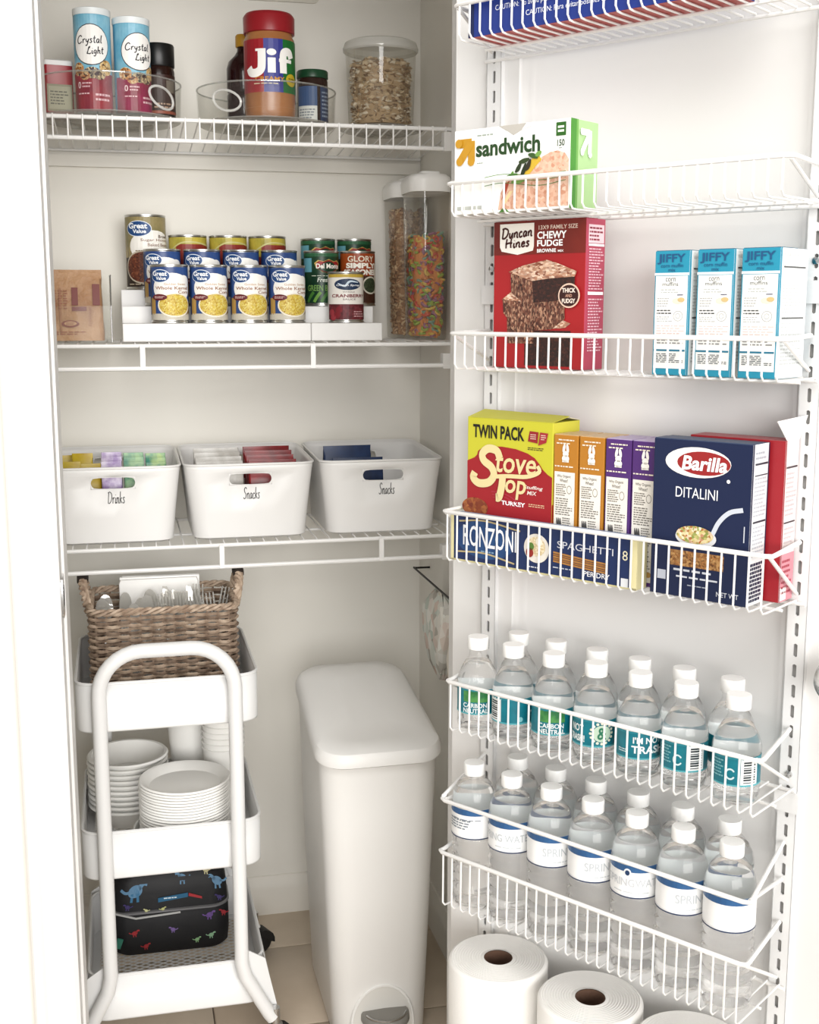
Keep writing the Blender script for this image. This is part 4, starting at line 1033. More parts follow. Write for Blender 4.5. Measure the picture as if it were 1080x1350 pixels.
def corn_art(a):
    a.rect(0, 1, 0, .12, '#c9c3b4', 1); a.rect(0, .2, .10, .42, '#c9a15a', 1); a.rect(.8, 1, .10, .34, '#8a6a3c', 1)
    a.ell(.56, .60, .40, .29, '#f3f1ec', 2); a.ell(.80, .72, .16, .13, '#f3f1ec', 2)
    a.rect(.0, .06, .1, .95, '#2a4478', 2)
    a.cur('corn_picture'); a.ell(.60, .28, .34, .23, '#efe8d6', 3); a.ell(.60, .285, .31, .205, CORN, 4)
    a.cur('logo'); a.ell(.32, .83, .20, .125, '#e9eff6', 3); a.ell(.32, .83, .185, .112, '#20518f', 4)
    a.text('Great', .17, .46, .83, .92, '#f4f7fa', 5, .03); a.text('Value', .24, .44, .755, .82, '#f4f7fa', 5, .03)
    a.cur('lettering'); a.text('Golden Sweet', .40, .84, .66, .70, '#c99c6a', 4, .0); a.text('Whole Kernel', .22, .90, .575, .635, '#a8714a', 4, .01); a.text('Corn', .66, .90, .50, .56, '#a8714a', 4, .01)
    a.cur('seal'); a.ell(.30, .43, .155, .06, '#6f1d28', 5); a.lines(.2, .4, .405, .455, 2, '#e9c9c4', 6)
ch = .1085
cx_ = [.0955, .1690, .2450, .3185]
who = ['first', 'second', 'third', 'fourth']
for i, x in enumerate(cx_):
    can('corn_can', 'blue whole kernel corn can in the front row, %s from the paper bags' % who[i], x, Y1_, Z1_, .0358, ch, BLUE, corn_art, R(-2 + 3 * (i % 2)))
for i, x in enumerate((.0865, .1635, .2395, .3150)):
    can('corn_can', 'blue whole kernel corn can in the middle row, %s from the paper bags' % who[i], x, Y2_, Z2_, .0362, ch, BLUE, corn_art, R(-4 + 12 * (i == 3)))
def beans_art(a):
    a.rect(0, 1, .42, 1, mat('olive_print', '#8a8256', .4, var=(30, '#b3a070')), 1); a.rect(0, 1, 0, .42, '#33271f', 1); a.rect(0, .10, .3, .6, '#2c3a5c', 1)
    a.ell(.60, .58, .44, .23, '#f2efe8', 2)
    a.cur('bean_picture'); a.ell(.42, .28, .36, .24, '#c9bda8', 3); a.ell(.42, .28, .33, .22, cells('bean_print', 330, ['#5a2a1c', '#7d3f28', '#3a1812', '#a05c3c']), 4)
    a.cur('logo'); a.ell(.34, .83, .24, .115, '#e9eff6', 3); a.ell(.34, .83, .225, .105, '#20518f', 4); a.text('Great', .16, .50, .83, .91, '#f4f7fa', 5, .03); a.text('Value', .24, .48, .765, .82, '#f4f7fa', 5, .03)
    a.cur('lettering'); a.text('Brown', .70, .94, .70, .745, '#6a4a36', 4, .01); a.text('Sugar Honey', .38, .94, .64, .69, '#8a5a3e', 4, .0); a.text('Baked Beans', .50, .94, .58, .625, '#8a5a3e', 4, .0); a.lines(.28, .5, .50, .53, 1, '#8a7a66', 4); a.lines(.12, .7, .02, .05, 1, '#c9b9a0', 3)
can('baked_bean_can', 'tall olive and brown baked bean can at the back, beside the paper bags', .0583, Y3_, Z3_, .0405, .146, mat('olive_print'), beans_art, R(4))
for i, x in enumerate((.1410, .2215, .3010)):
    can('yellow_label_can', 'yellow and maroon can peeking over the middle row, %s from the bean can' % who[i], x, Y3_, Z3_, .0385, .108, mat('yellow_olive_print'), lambda a: (a.rect(0, 1, .62, 1, mat('yellow_olive_print'), 1), a.rect(.25, 1, .55, .86, '#9c352a', 2), a.stroke([(.1, .72), (.35, .88), (.6, .9), (.95, .84)], .003, '#d9d28a', 3), a.rect(0, 1, 0, .62, '#8a2a26', 1), a.lines(.45, .9, .70, .78, 1, '#efdcb4', 4)), R(8 * i))
DKG = mat('dark_green_label', '#1d4a2e', .35, var=(24, '#163a26'))
def delm_art(a):
    a.rect(0, .30, .62, .90, '#6fb3c4', 1); a.rect(.0, 1, .93, 1, '#2f6b45', 1)
    a.cur('logo'); sh = [(.36, .80), (.44, .86), (.55, .835), (.66, .88), (.78, .835), (.88, .86), (.96, .80), (.93, .70), (.80, .62), (.66, .585), (.52, .62), (.40, .70)]
    a.poly(sh, '#e6c86a', 2); a.poly([(.66 + (u - .66) * .9, .73 + (v - .73) * .88) for u, v in sh], '#b3262c', 3); a.text('Del Monte', .40, .92, .69, .79, '#faf4ea', 4, .03)
    a.cur('lettering'); a.lines(.3, .8, .53, .56, 1, '#cfd8c4', 2); a.text('Fresh Cut', .42, .92, .42, .51, '#e9efe2', 2, .01, .2); a.text('GREEN BEANS', .2, .90, .24, .36, '#7fae5a', 2, .02)
    a.cur('bean_picture')
    for k in range(5): a.stroke([(.2 + k * .15, .02), (.26 + k * .15, .12), (.34 + k * .15, .22)], .006, ('#4f8a3a', '#79ad4a')[k % 2], 2)
can('green_bean_can', 'dark green can in the back row behind another green can', .4060, Y3_, Z3_, .0362, .1045, DKG, delm_art, R(-8))
can('green_bean_can', 'dark green can in the back row behind the orange can', .4820, Y3_, Z3_, .0362, .1045, DKG, delm_art, R(-8))
can('green_bean_can', 'dark green can in the middle row behind the cranberry can', .4000, Y2_, Z2_, .0358, ch, DKG, delm_art, R(-10))
def glory_art(a):
    a.rect(0, 1, .55, 1, mat('orange_label_print', '#c05a26', .35, var=(20, '#a8431c')), 1); a.rect(0, 1, 0, .55, '#4a2a1c', 1); a.rect(.86, 1, .2, .8, '#e9e2d4', 2)
    a.cur('lettering'); a.text('GLORY', .24, .82, .83, .95, '#f4ead6', 3, .02); a.text('SIMPLY', .20, .88, .70, .81, '#fbf6ea', 3, .05); a.text('SEASONED', .14, .95, .565, .68, '#fbf6ea', 3, .05)
    a.cur('greens_picture'); a.ell(.74, .36, .2, .18, '#d9d4c4', 2); a.ell(.74, .36, .17, .15, cells('greens_print', 360, ['#2c3a22', '#46563a', '#1c2416']), 3)
can('seasoned_greens_can', 'orange topped can in the middle row behind the cranberry can', .4738, Y2_, Z2_, .0358, ch, mat('orange_label_print'), glory_art, R(-2))
def cran_art(a):
    a.rect(0, 1, .93, 1, '#d9b84a', 1); a.rect(0, 1, 0, .34, cells('cranberry_print', 200, ['#6a1a24', '#7d2430', '#5a141e', '#8f3a44']), 1)
    a.cur('logo'); a.ell(.48, .775, .28, .125, '#22395c', 2); a.stroke([(.28, .80), (.42, .74), (.52, .84), (.70, .82)], .004, '#cfe0ee', 3, taper=True); a.text('Ocean Spray', .25, .74, .725, .78, '#f4f7fa', 4, .02, .2)
    a.cur('lettering'); a.text('WHOLE', .38, .62, .595, .625, '#6a4a4a', 3, .0); a.text('CRANBERRY', .14, .88, .49, .56, '#8f3238', 3, .02); a.text('SAUCE', .38, .64, .43, .465, '#6a4a4a', 3, .0)
    a.cur('berry_picture')
    for k, (u, v) in enumerate(((.12, .16), (.26, .10), (.16, .05), (.30, .22))): a.ell(u, v, .07, .07, ('#b3404a', '#8f2430')[k % 2], 2)
    a.lines(.6, .9, .05, .2, 3, '#d9a9ac', 2)
can('cranberry_can', 'white and maroon cranberry sauce can standing alone in front', .4340, Y1_, Z1_, .0355, .0975, mat('white_can_label', '#ece9e2', .35), cran_art, R(0))
# --- cereal dispensers
def dispenser(label, x, y, w_, d_, h_, fill_label, fh, kind, seed):
    t = thing('cereal_dispenser', label, 'cereal container', (x, y, ZS), 0, 'tall clear cereal containers')
    def ring(z, k=1.0, o=0.0): return rr(w_ * (.84 + .16 * z / h_) * k + o, d_ * (.9 + .1 * z / h_) * k + o, .030, 6, z=z)
    MB().rings([ring(.001), ring(.004, 1, .002), ring(h_ - .03)], True, False).build('clear_body', CLEARD, t)
    MB().rings([ring(h_ - .034, 1, .004), ring(h_ - .014, 1, .006), ring(h_ - .006, 1, .002), ring(h_, 1, -.010)], False, True).build('lid', CREAMPL, t)
    MB().rings([rr(w_ * .5, d_ * .36, .008, 4, cy=-d_ * .2, z=h_ - .001), rr(w_ * .46, d_ * .32, .008, 4, cy=-d_ * .2, z=h_ + .005)]).build('pour_flap', CREAMPL, t)
    if kind == 'loops':
        ms = [mat('loop_' + c[1:], c, .75) for c in ('#dd5a40', '#ee9a50', '#f0cc60', '#a8c050', '#7fa08c', '#a8708a')]; n_, s_, sh = 560, .0054, 'loop'
    else:
        ms = [mat('toast_' + c[1:], c, .8) for c in ('#d0a880', '#b58a62', '#e0c098', '#98704c')]; n_, s_, sh = 1300, .0040, 'loop'
    def rf(z, a_):
        ww = w_ * (.84 + .16 * z / h_) / 2 - .0085; dd_ = d_ * (.9 + .1 * z / h_) / 2 - .0085
        c_, s2 = math.cos(a_), math.sin(a_); k = 1 / max(abs(c_) ** 4 + abs(s2) ** 4, 1e-6) ** .25
        return ww * c_ * min(k, 1.1), dd_ * s2 * min(k, 1.1)
    m = granules('c', rf, .010, fh, n_, s_, ms, seed, sh)
    m.rings([rr(w_ * .62, d_ * .68, .02, 4, z=.008), rr(w_ * .72, d_ * .74, .02, 4, z=fh - .006)], mi=1)
    o = m.build('cereal_fill', ms, None, (x, y, ZS), smooth=False); tag(o, fill_label, 'cereal', kind='stuff')
dispenser('tall clear cereal container of coloured loops at the shelf front', .5975, 2.396, .080, .118, .318, 'multicoloured ring cereal filling the front container', .205, 'loops', 3)
dispenser('tall clear cereal container of tan cereal against the back wall', .5905, 2.5370, .080, .118, .318, 'tan ring cereal filling the rear container', .262, 'tan', 4)
# ================================================================ WHITE BINS
ZB = D3 + .0003
def bin_(label, xc, w_, text, tx, seed):
    t = thing('storage_bin', label, 'storage bin', (xc, 2.448, ZB), 0, 'white storage bins on the lower shelf')
    H, dp = .146, .272
    zs = [0.0, .004, .05, .106, .129, .138, H]
    def ring(z):
        f = z / H; ww = w_ * (.875 + .125 * f ** 1.2); dd_ = dp * (.90 + .10 * f ** 1.2)
        if z < .002: ww -= .012; dd_ -= .012
        r = .030
        P_ = []
        # front edge left -> right with fixed u stops, then right, back (right -> left), left
        us = [-.041, 0, .041]
        def corner(qx, qy, a0):
            for i in range(6):
                an = R(a0 + 90 * i / 5); P_.append((qx * (ww / 2 - r) + r * math.cos(an), qy * (dd_ / 2 - r) + r * math.sin(an), z))
        for u in us: P_.append((u, -dd_ / 2, z))
        corner(1, -1, -90); corner(1, 1, 0)
        for u in reversed(us): P_.append((u, dd_ / 2, z))
        corner(-1, 1, 90); corner(-1, -1, 180)
        return P_
    def lift(p):   # rim rises a little towards the corners at the back
        x, y, z = p
        if z > .1: z += .010 * max(0, y / (dp / 2)) * (z - .1) / .046
        return (x, y, z)
    rs = [[lift(p) for p in ring(z)] for z in zs]; n = len(rs[0])
    m = MB(); vs = [p for r in rs for p in r]; fs = []
    for i in range(len(rs) - 1):
        for j in range(n):
            k = (j + 1) % n
            if i == 3 and j in (0, 1, 15, 16): continue      # handle slots front and back
            fs.append((i * n + j, i * n + k, (i + 1) * n + k, (i + 1) * n + j))
    fs.append(tuple(reversed(range(n))))
    m.add(vs, fs)
    for (j0, sg) in ((0, 1), (15, -1)):
        lo = [rs[3][j0 + k] for k in range(3)]; hi = [rs[4][j0 + k] for k in range(3)]
        def P_at(u, f):       # u -1..1, f 0..1 on the slot rectangle
            def L_(row):
                if u < 0: a_, b_, q = row[0], row[1], u + 1
                else: a_, b_, q = row[1], row[2], u
                return Vector(a_) * (1 - q) + Vector(b_) * q
            return L_(lo) * (1 - f) + L_(hi) * f
        outer, inner = [], []
        N_ = 24; hh = .0115; hw = .041
        for k in range(N_):
            an = 2 * PI * k / N_; c_, s_ = math.cos(an), math.sin(an)
            q = 1 / max(abs(c_), abs(s_)); outer.append(tuple(P_at(c_ * q, .5 + .5 * s_ * q)))
            ix = (hw - hh) * (1 if c_ > 0 else -1) * min(1, abs(c_) * 3) + hh * .93 * c_; iz = hh * .93 * s_
            inner.append(tuple(P_at(ix / hw, .5 + iz / (2 * hh))))
        vs2 = outer + inner; f2 = [(k, (k + 1) % N_, (k + 1) % N_ + N_, k + N_) for k in range(N_)]
        m.add(vs2, f2)
    o = m.build('bin_body', PLAST, t); solidify(o, .0024, -1)
    rim = [lift(p) for p in ring(H)]
    MB().tube(rim, .0022, 6, True).build('rolled_rim', PLAST, t)
    a = Art(.2, .146, lambda u, v, l: ((u - .5) * .2, -dp * (.90 + .10 * (v ** 1.2)) / 2 - .0006 - l, v * .146))
    a.cur('handwriting'); a.pen(text, tx[0], tx[1], .54, .695, .0013, '#2a2a2a', 1, .12); a.build(t)
    return t
bin_('white storage bin lettered for drinks, nearest the door casing', -.022, .250, 'Drinks', (.445, .60), 1)
bin_('white storage bin lettered for snacks, full of red packets', .2335, .249, 'Snacks', (.43, .585), 2)
bin_('white storage bin lettered for snacks, holding navy packets', .4925, .246, 'Snacks', (.46, .615), 3)
def pouch(w_, d_, h_, seed=0):
    rg = random.Random(seed); m = MB(); rs = []
    for k, (f, q) in enumerate(((0, .06), (.06, .10), (.12, .6), (.3, .95), (.5, 1), (.7, .95), (.88, .6), (.94, .10), (1, .06))):
        rs.append([(x + rg.uniform(-.0006, .0006), y, z) for x, y, z in rr(w_, max(d_ * q, .0012), min(.004, d_ * q * .4 + .0003), 3, z=h_ * f)])
    return m.rings(rs)
def packet(label, x, y, z, w_, d_, h_, m, rot=(0, 0, 0), group='packets standing in the bins', seed=0, band=None):
    o = thing('snack_packet', label, 'packet', (x, y, z), 0, group); o.rotation_euler = rot
    pouch(w_, d_, h_, seed).build('pouch', m, o)
    if band:
        MB().rings([rr(w_ + .0005, d_ + .0012, min(.004, d_ * .4), 3, z=h_ * .42), rr(w_ + .0005, d_ + .0012, min(.004, d_ * .4), 3, z=h_ * .60)], False, False).build('printed_band', band, o)
    return o
zf = ZB + .004
YEL = mat('yellow_pouch', '#d9bf2c', .35, var=(40, '#c7a51e')); PUR = mat('purple_pouch', '#a88bc4', .35, var=(60, '#e6dcef')); GRN = mat('green_pouch', '#a9cf9a', .35, var=(60, '#5f9f8a')); GR2 = mat('lime_pouch', '#b6d486', .35, var=(60, '#3f9a8a'))
SIL = mat('silver_pouch', '#cfcdc8', .3, var=(50, '#b3afa8')); REDP = mat('red_pouch', '#a3262c', .3, var=(50, '#7d1a20')); NAV = mat('navy_pouch', '#1f3a68', .4, var=(40, '#182c50'))
for i, (x, y, h_) in enumerate(((-.100, 2.374, .148), (-.062, 2.378, .143), (-.078, 2.405, .160), (-.104, 2.432, .154))):
    packet('yellow drink pouch in the drinks bin, ' + ('at the front by the casing', 'at the front by the purple packets', 'standing tallest', 'behind the others by the casing')[i], x, y, zf, .038, .024, h_, YEL, (R(-3), 0, R(8 * (i % 2))), 'yellow drink pouches', i)
for c, (x, m_, nm) in enumerate(((-.024, PUR, 'purple'), (.018, GRN, 'pale green'), (.060, GR2, 'lime green'))):
    for k in range(4):
        packet('%s drink packet in the drinks bin, %s of its four from the front' % (nm, who[k]), x, 2.362 + k * .026, zf, .038, .020, .139 + k * .006 - .002 * c, m_, (R(-2), 0, R(3 * (k % 2))), nm + ' drink packets', 10 * c + k, mat('packet_band_%d' % c, ('#efe6f4', '#e6f2e0', '#2f8f9a')[c], .4))
for k in range(4):
    packet('silver snack packet in the middle bin, %s from the front' % who[k], .181, 2.378 + k * .032, zf, .090, .024, .141 + k * .005, SIL, (R(-2), 0, R(2 - 3 * (k % 2))), 'silver snack packets', 40 + k)
    packet('red snack packet in the middle bin, %s from the front' % who[k], .283, 2.376 + k * .034, zf, .094, .026, .142 + k * .005, REDP, (R(-2), 0, R(-2 + 3 * (k % 2))), 'red snack packets', 50 + k, mat('white_streak', '#d9b9b6', .3) if k % 2 else None)
packet('low navy snack packet at the front of its white bin', .454, 2.376, zf, .102, .024, .141, NAV, (R(-2), 0, 0), 'navy snack packets', 61)
packet('taller navy snack packet behind another navy one', .442, 2.425, zf, .098, .026, .160, NAV, (R(-2), 0, R(2)), 'navy snack packets', 62)

# ================================================================ ROLLING CART
CX, CW, CY0, CY1 = .0595, .315, 2.088, 2.428
CYM, CDP = (CY0 + CY1) / 2, CY1 - CY0
RIMS = (.731, .459, .188); TH = .086
ct = thing('rolling_cart', 'white three tier rolling utility cart with a tubular handle', 'cart', (CX, CYM, 0))
def tray_meshes():
    m = MB().rings([rr(CW, CDP, .034, 7, z=0), rr(CW, CDP, .034, 7, z=.003), rr(CW, CDP, .034, 7, z=TH)], False, False)
    w_ = m.mesh('tray_wall', STEEL)
    rim = MB().tube([(x, y, TH) for x, y, z in rr(CW - .001, CDP - .001, .034, 7)], .0028, 6, True).mesh('rolled_rim', STEEL)
    fr = MB(); ring0 = rr(CW - .001, CDP - .001, .034, 7, z=.002); ring1 = rr(CW - .030, CDP - .030, .024, 7, z=.002)
    n = len(ring0); fr.add(ring0 + ring1, [(i, (i + 1) % n, (i + 1) % n + n, i + n) for i in range(n)])
    fm = fr.mesh('tray_floor_edge', STEEL)
    g_ = MB(); W2, D2_ = CW / 2 - .014, CDP / 2 - .014
    # expanded metal: two families of slanted strips, kept inside the tray
    st = .0125; sl = .55; wd = .0020
    for fam in (1, -1):
        c = -(W2 * sl + D2_) - st
        while c < W2 * sl + D2_ + st:
            # line y = fam*sl*x + c clipped to box
            pts = []
            for x in (-W2, W2):
                y = fam * sl * x + c
                pts.append((x, y))
            (xa, ya), (xb, yb) = pts
            def clip(xa, ya, xb, yb):
                t0, t1 = 0.0, 1.0; dy = yb - ya
                if abs(dy) < 1e-9: return None
                for lim, s_ in ((-D2_, 1), (D2_, -1)):
                    q = (lim - ya) / dy
                    if s_ * dy > 0: t0 = max(t0, q)
                    else: t1 = min(t1, q)
                return (t0, t1) if t1 > t0 else None
            cc = clip(xa, ya, xb, yb)
            if cc:
                t0, t1 = cc; p = Vector((xa + (xb - xa) * t0, ya + (yb - ya) * t0, 0)); q = Vector((xa + (xb - xa) * t1, ya + (yb - ya) * t1, 0))
                d_ = (q - p).normalized(); nn = Vector((-d_.y, d_.x, 0)) * wd
                z_ = .0022 if fam == 1 else .0026
                g_.add([(p + nn).to_tuple()[:2] + (z_,), (p - nn).to_tuple()[:2] + (z_,), (q - nn).to_tuple()[:2] + (z_,), (q + nn).to_tuple()[:2] + (z_,)], [(0, 1, 2, 3)])
            c += st
    gm_ = g_.mesh('tray_mesh_floor', STEEL, False)
    return w_, rim, fm, gm_
TW, TR_, TF, TG = tray_meshes()
for rz_ in RIMS:
    o = put('tray', TW, ct, (0, 0, rz_ - TH)); solidify(o, .0016, 0)
    put('rolled_rim', TR_, o); put('tray_floor_edge', TF, o); q = put('tray_mesh_floor', TG, o); q['kind'] = 'stuff'
def leg_frame(y):
    xl, xr = -.1175, .1145; pts = [(xl - .055, y, .075), (xl - .048, y, .085), (xl - .006, y, .165), (xl, y, .195), (xl, y, .26), (xl, y, .715)]
    for i in range(1, 9):
        an = R(180 - 90 * i / 8); pts.append((xl + .075 + .075 * math.cos(an), y, .715 + .075 * math.sin(an)))
    for i in range(0, 9):
        an = R(90 - 90 * i / 8); pts.append((xr - .075 + .075 * math.cos(an), y, .715 + .075 * math.sin(an)))
    pts += [(xr, y, .26), (xr, y, .195), (xr + .006, y, .165), (xr + .048, y, .085), (xr + .055, y, .075)]
    return MB().tube(pts, .0128, 14)
for y in (-CDP / 2 - .0145, CDP / 2 + .0145): leg_frame(y).build('handle_frame', STEEL, ct)
for sx in (-1, 1):     # flared side skirts joining the legs below the lowest tray
    x0 = sx * (CW / 2 + .0012); x1 = sx * (CW / 2 + .024)
    y0, y1 = -CDP / 2 + .01, CDP / 2 - .01
    o = MB().add([(x0, y0 - .008, .185), (x0, y1 + .008, .185), (x1, y1 + .014, .066), (x1, y0 - .014, .066)], [(0, 1, 2, 3)]).build('side_skirt', STEEL, ct, smooth=False); solidify(o, .002, 0)
for sx in (-1, 1):
    for y in (-CDP / 2 - .0005, CDP / 2 + .0005):
        xt = -.1175 if sx < 0 else .1145
        P_ = [(xt, .215), (xt + sx * .055, .066), (sx * (CW / 2 + .027), .066), (sx * (CW / 2 + .001), .188)]
        if sx < 0: P_ = P_[::-1]
        MB().prism(P_[::-1] if False else P_, y - .0015, y + .0015).build('leg_gusset', STEEL, ct, smooth=False)
def caster(x, y, rz_):
    c = bpy.data.objects.new('caster', None); C.objects.link(c); c.parent = ct; c.location = (x, y, 0); c.rotation_euler = (0, 0, rz_)
    MB().lathe([(.0, .095), (.0085, .095), (.0085, .064), (.013, .062), (.013, .054), (0, .054)], 18, cap0=False, cap1=False).build('stem', CHROME, c)
    MB().lathe([(0, -.013), (.019, -.013), (.0245, -.009), (.0255, 0), (.0245, .009), (.019, .013), (0, .013)], 28, cap0=False, cap1=False).build('wheel', BLACKR, c, (.012, 0, .0256), (R(90), 0, 0))
    f = MB(); P_ = []
    for k in range(9):
        an = R(-10 + 175 * k / 8); P_.append((.012 + .029 * math.cos(an), .0256 + .029 * math.sin(an)))
    P_ += [(-.006, .03), (.004, .045), (.02, .045), (.034, .03)]
    f.prism([P_[0]] + P_[1:9] + [(-.004, .0256), (.012, .040), (.030, .0256)], -.0165, .0165)
    f.build('hood', BLACKR, c)
for sx in (-1, 1):
    for sy in (-1, 1): caster(-.1175 - .060 if sx < 0 else .1145 + .060, sy * (CDP / 2 + .0145), R(25 if sx > 0 else 150))
FL = [r_ - TH + .0032 for r_ in RIMS]      # tray floors

# --- wicker basket
WKX, WKY, WW, WDp, WH = CX + .001, 2.3165, .264, .198, .182
WK = [mat('wicker_%d' % i, c, .7, bump=(300, .3, .001), var=(60, d)) for i, (c, d) in enumerate((('#bda791', '#8c7563'), ('#cfbaa4', '#a08874'), ('#9c8775', '#6b5849')))]
bt = thing('wicker_basket', 'grey brown woven wicker basket with twisted end handles', 'basket', (WKX, WKY, FL[0] + .0003))
base = rr(WW, WDp, .024, 8); 
def perim(n):
    P_ = [Vector(p) for p in base]; N_ = len(P_); L_ = [0]
    for i in range(N_): L_.append(L_[-1] + (P_[(i + 1) % N_] - P_[i]).length)
    out = []
    for k in range(n):
        s_ = L_[-1] * k / n; i = max(j for j in range(N_) if L_[j] <= s_); q = (s_ - L_[i]) / (L_[i + 1] - L_[i])
        p = P_[i].lerp(P_[(i + 1) % N_], q); d_ = (P_[(i + 1) % N_] - P_[i]).normalized(); out.append((p, Vector((d_.y, -d_.x, 0))))
    return out
NS = 44; NP = NS * 6
PM = perim(NP)
def strand(ph, r_, seed):
    rg = random.Random(seed); pts = []
    for k, (p, nn) in enumerate(PM):
        off = .0036 * math.cos(PI * k / 6 + ph)
        pts.append(p + nn * off + Vector((0, 0, .0008 * math.sin(k * .31 + seed) + rg.uniform(-.0003, .0003))))
    return MB().tube(pts, r_, 5, True)
SM = [strand(PI * (i % 2), .0031, i).mesh('woven_strand', WK[i % 3]) for i in range(6)]
row = .0066; nr = int((WH - .014) / row)
for k in range(nr): put('woven_strand', SM[k % 6], bt, (0, 0, .005 + row * k))
stake = MB().tube([(0, 0, 0), (0, 0, WH - .006)], .0020, 5).mesh('stake', WK[2])
for k in range(NS): 
    p = PM[k * 6 + 3][0]; put('stake', stake, bt, (p.x, p.y, .002))
for ph in (0, 2.1, 4.2):
    pts = []
    for k, (p, nn) in enumerate(PM):
        an = k * .42 + ph; pts.append(p + nn * (.0042 * math.cos(an) + .001) + Vector((0, 0, WH - .006 + .0042 * math.sin(an))))
    MB().tube(pts, .0034, 5, True).build('braided_rim', WK[1], bt)
MB().rings([rr(WW - .008, WDp - .008, .02, 6, z=.0004), rr(WW - .008, WDp - .008, .02, 6, z=.0035)]).build('basket_floor', WK[2], bt)
for sx in (-1, 1):
    hb = bpy.data.objects.new('handle', None); C.objects.link(hb); hb.parent = bt; hb.location = (sx * (WW / 2 + .002), 0, WH - .01)
    core = smooth_path([(0, -.036, -.012), (sx * .006, -.037, .018), (sx * .010, -.024, .040), (sx * .011, 0, .049), (sx * .010, .024, .040), (sx * .006, .037, .018), (0, .036, -.012)], 7)
    for ph in (0, 2.09, 4.19):
        pts = []
        for k, p in enumerate(core):
            an = k * .75 + ph; pts.append(p + Vector((math.cos(an) * .0052, 0, 0)) + Vector((0, .35, .8)) * math.sin(an) * .0055)
        MB().tube(pts, .0043, 6).build('twisted_cane', WK[ph > 2], hb)
    MB().tube([core[k] + Vector((0, 0, .0015)) for k in range(17, 26)], .0108, 10).build('leather_wrap', mat('dark_wrap', '#2a211c', .7), hb)
WZ = FL[0] + .0003 + .0045
# napkins, cup tray and cutlery in the basket
nt_ = thing('napkin_stack', 'stack of folded white paper napkins in the wicker basket', 'napkins', (WKX - .004, WKY + .070, WZ), 0)
nm = MB().rings([rr(.150, .034, .004, 2, z=0), rr(.152, .036, .004, 2, z=.19), rr(.146, .030, .004, 2, z=.197)]).mesh('napkin_block', PAPERW)
put('napkin_block', nm, nt_)
lf = MB().box(-.074, .074, -.0008, .0008, .0, .199).mesh('napkin', PAPERW)
for k in range(4): put('napkin', lf, nt_, (.002 * (k % 2), -.013 + k * .0085, .001), (R(1.2 * (k - 1.5)), R(.8 * (k % 2)), 0))
PC = clear('clear_cutlery_plastic', '#eceae6', .5, .10, .30)
def cutlery(kind):
    m = MB()
    hp = [(-.0055, .0), (.0055, .0), (.004, .085), (-.004, .085)]
    m.prism(hp, -.001, .001)
    if kind == 'fork':
        m.prism([(-.004, .085), (.004, .085), (.0125, .118), (-.0125, .118)], -.001, .001)
        for k in range(4):
            x = -.0102 + k * .0068; m.prism([(x - .0021, .118), (x + .0021, .118), (x + .0012, .156), (x - .0008, .156)], -.001, .001)
    elif kind == 'spoon':
        P_ = [(.014 * math.cos(a_) , .125 + .026 * math.sin(a_)) for a_ in [2 * PI * k / 18 for k in range(18)]]
        m.prism(P_, -.001, .001)
        for i in range(len(m.v)):
            x, y, z = m.v[i]
            if z > .1: m.v[i] = (x, y + .006 * (1 - (x / .014) ** 2 - ((z - .125) / .026) ** 2), z)
    else:
        m.prism([(-.004, .085), (.004, .085), (.0085, .10), (.0085, .150), (.004, .160), (-.004, .162), (-.006, .12)], -.0008, .0008)
    return m.mesh('cutlery_blank', PC)
CM = {k: cutlery(k) for k in ('fork', 'spoon', 'knife')}
rg = random.Random(11)
cnt = {}
for i in range(24):
    kind = 'spoon' if i < 7 else ('knife' if i < 12 else 'fork')
    x = -.112 + .224 * (i % 12) / 11 + rg.uniform(-.004, .004)
    if kind == 'spoon': x = -.104 + i * .0150
    if kind == 'knife': x = -.02 + (i - 7) * .016
    if kind == 'fork': x = .012 + (i - 12) * .0080
    y = WKY - .070 + rg.uniform(0, .085) if kind != 'knife' else WKY - .03 + rg.uniform(0, .04)
    cnt[kind] = cnt.get(kind, 0) + 1
    o = put('plastic_' + kind, CM[kind], None, (WKX + x, y, WZ + .022 + rg.uniform(0, .014)), (R(rg.uniform(-14, 2)), R(rg.uniform(-12, 12)), R(rg.uniform(-35, 35))))
    tag(o, 'clear plastic %s standing in the wicker basket' % kind, kind, 'clear plastic %s in the wicker basket' % {'fork': 'forks', 'spoon': 'spoons', 'knife': 'knives'}[kind])
# --- paper bowls, cups and plates on the middle tray
WP = mat('white_paper_ware', '#faf9f5', .55)
bowl = MB().lathe([(0, .001), (.042, .0), (.046, .003), (.066, .038), (.070, .039), (.0715, .037), (.0725, .0385), (.070, .0415), (.065, .041), (.0445, .005), (0, .003)], 48, cap0=False, cap1=False).mesh('paper_bowl', WP)
bx, by, bz = -.016, 2.334, FL[1] + .0003
stp = MB().lathe([(.046, 0), (.047, .012)], 30, cap1=True)
for k in range(10):
    o = put('paper_bowl', bowl, None, (bx + .001 * (k % 2), by, bz + .0105 * k)); o.scale = (1.07, 1.07, 1.07); tag(o, 'white paper bowl, %s from the bottom of its stack on the cart' % (who + ['fifth', 'sixth', 'seventh', 'eighth', 'ninth', 'topmost, tenth'])[k], 'bowl', 'stacked white paper bowls')
def cup_mesh(h_, r0, r1):
    return MB().lathe([(0, .002), (r0 - .002, .0), (r0, .001), (r1, h_ - .0035), (r1 + .002, h_ - .003), (r1 + .0024, h_ - .001), (r1 + .0005, h_), (r1 - .0004, h_ - .001), (r0 - .0004, .004), (0, .004)], 40, cap0=False, cap1=False).mesh('paper_cup', WP)
tall = cup_mesh(.186, .030, .0415); rib = cup_mesh(.150, .030, .040)
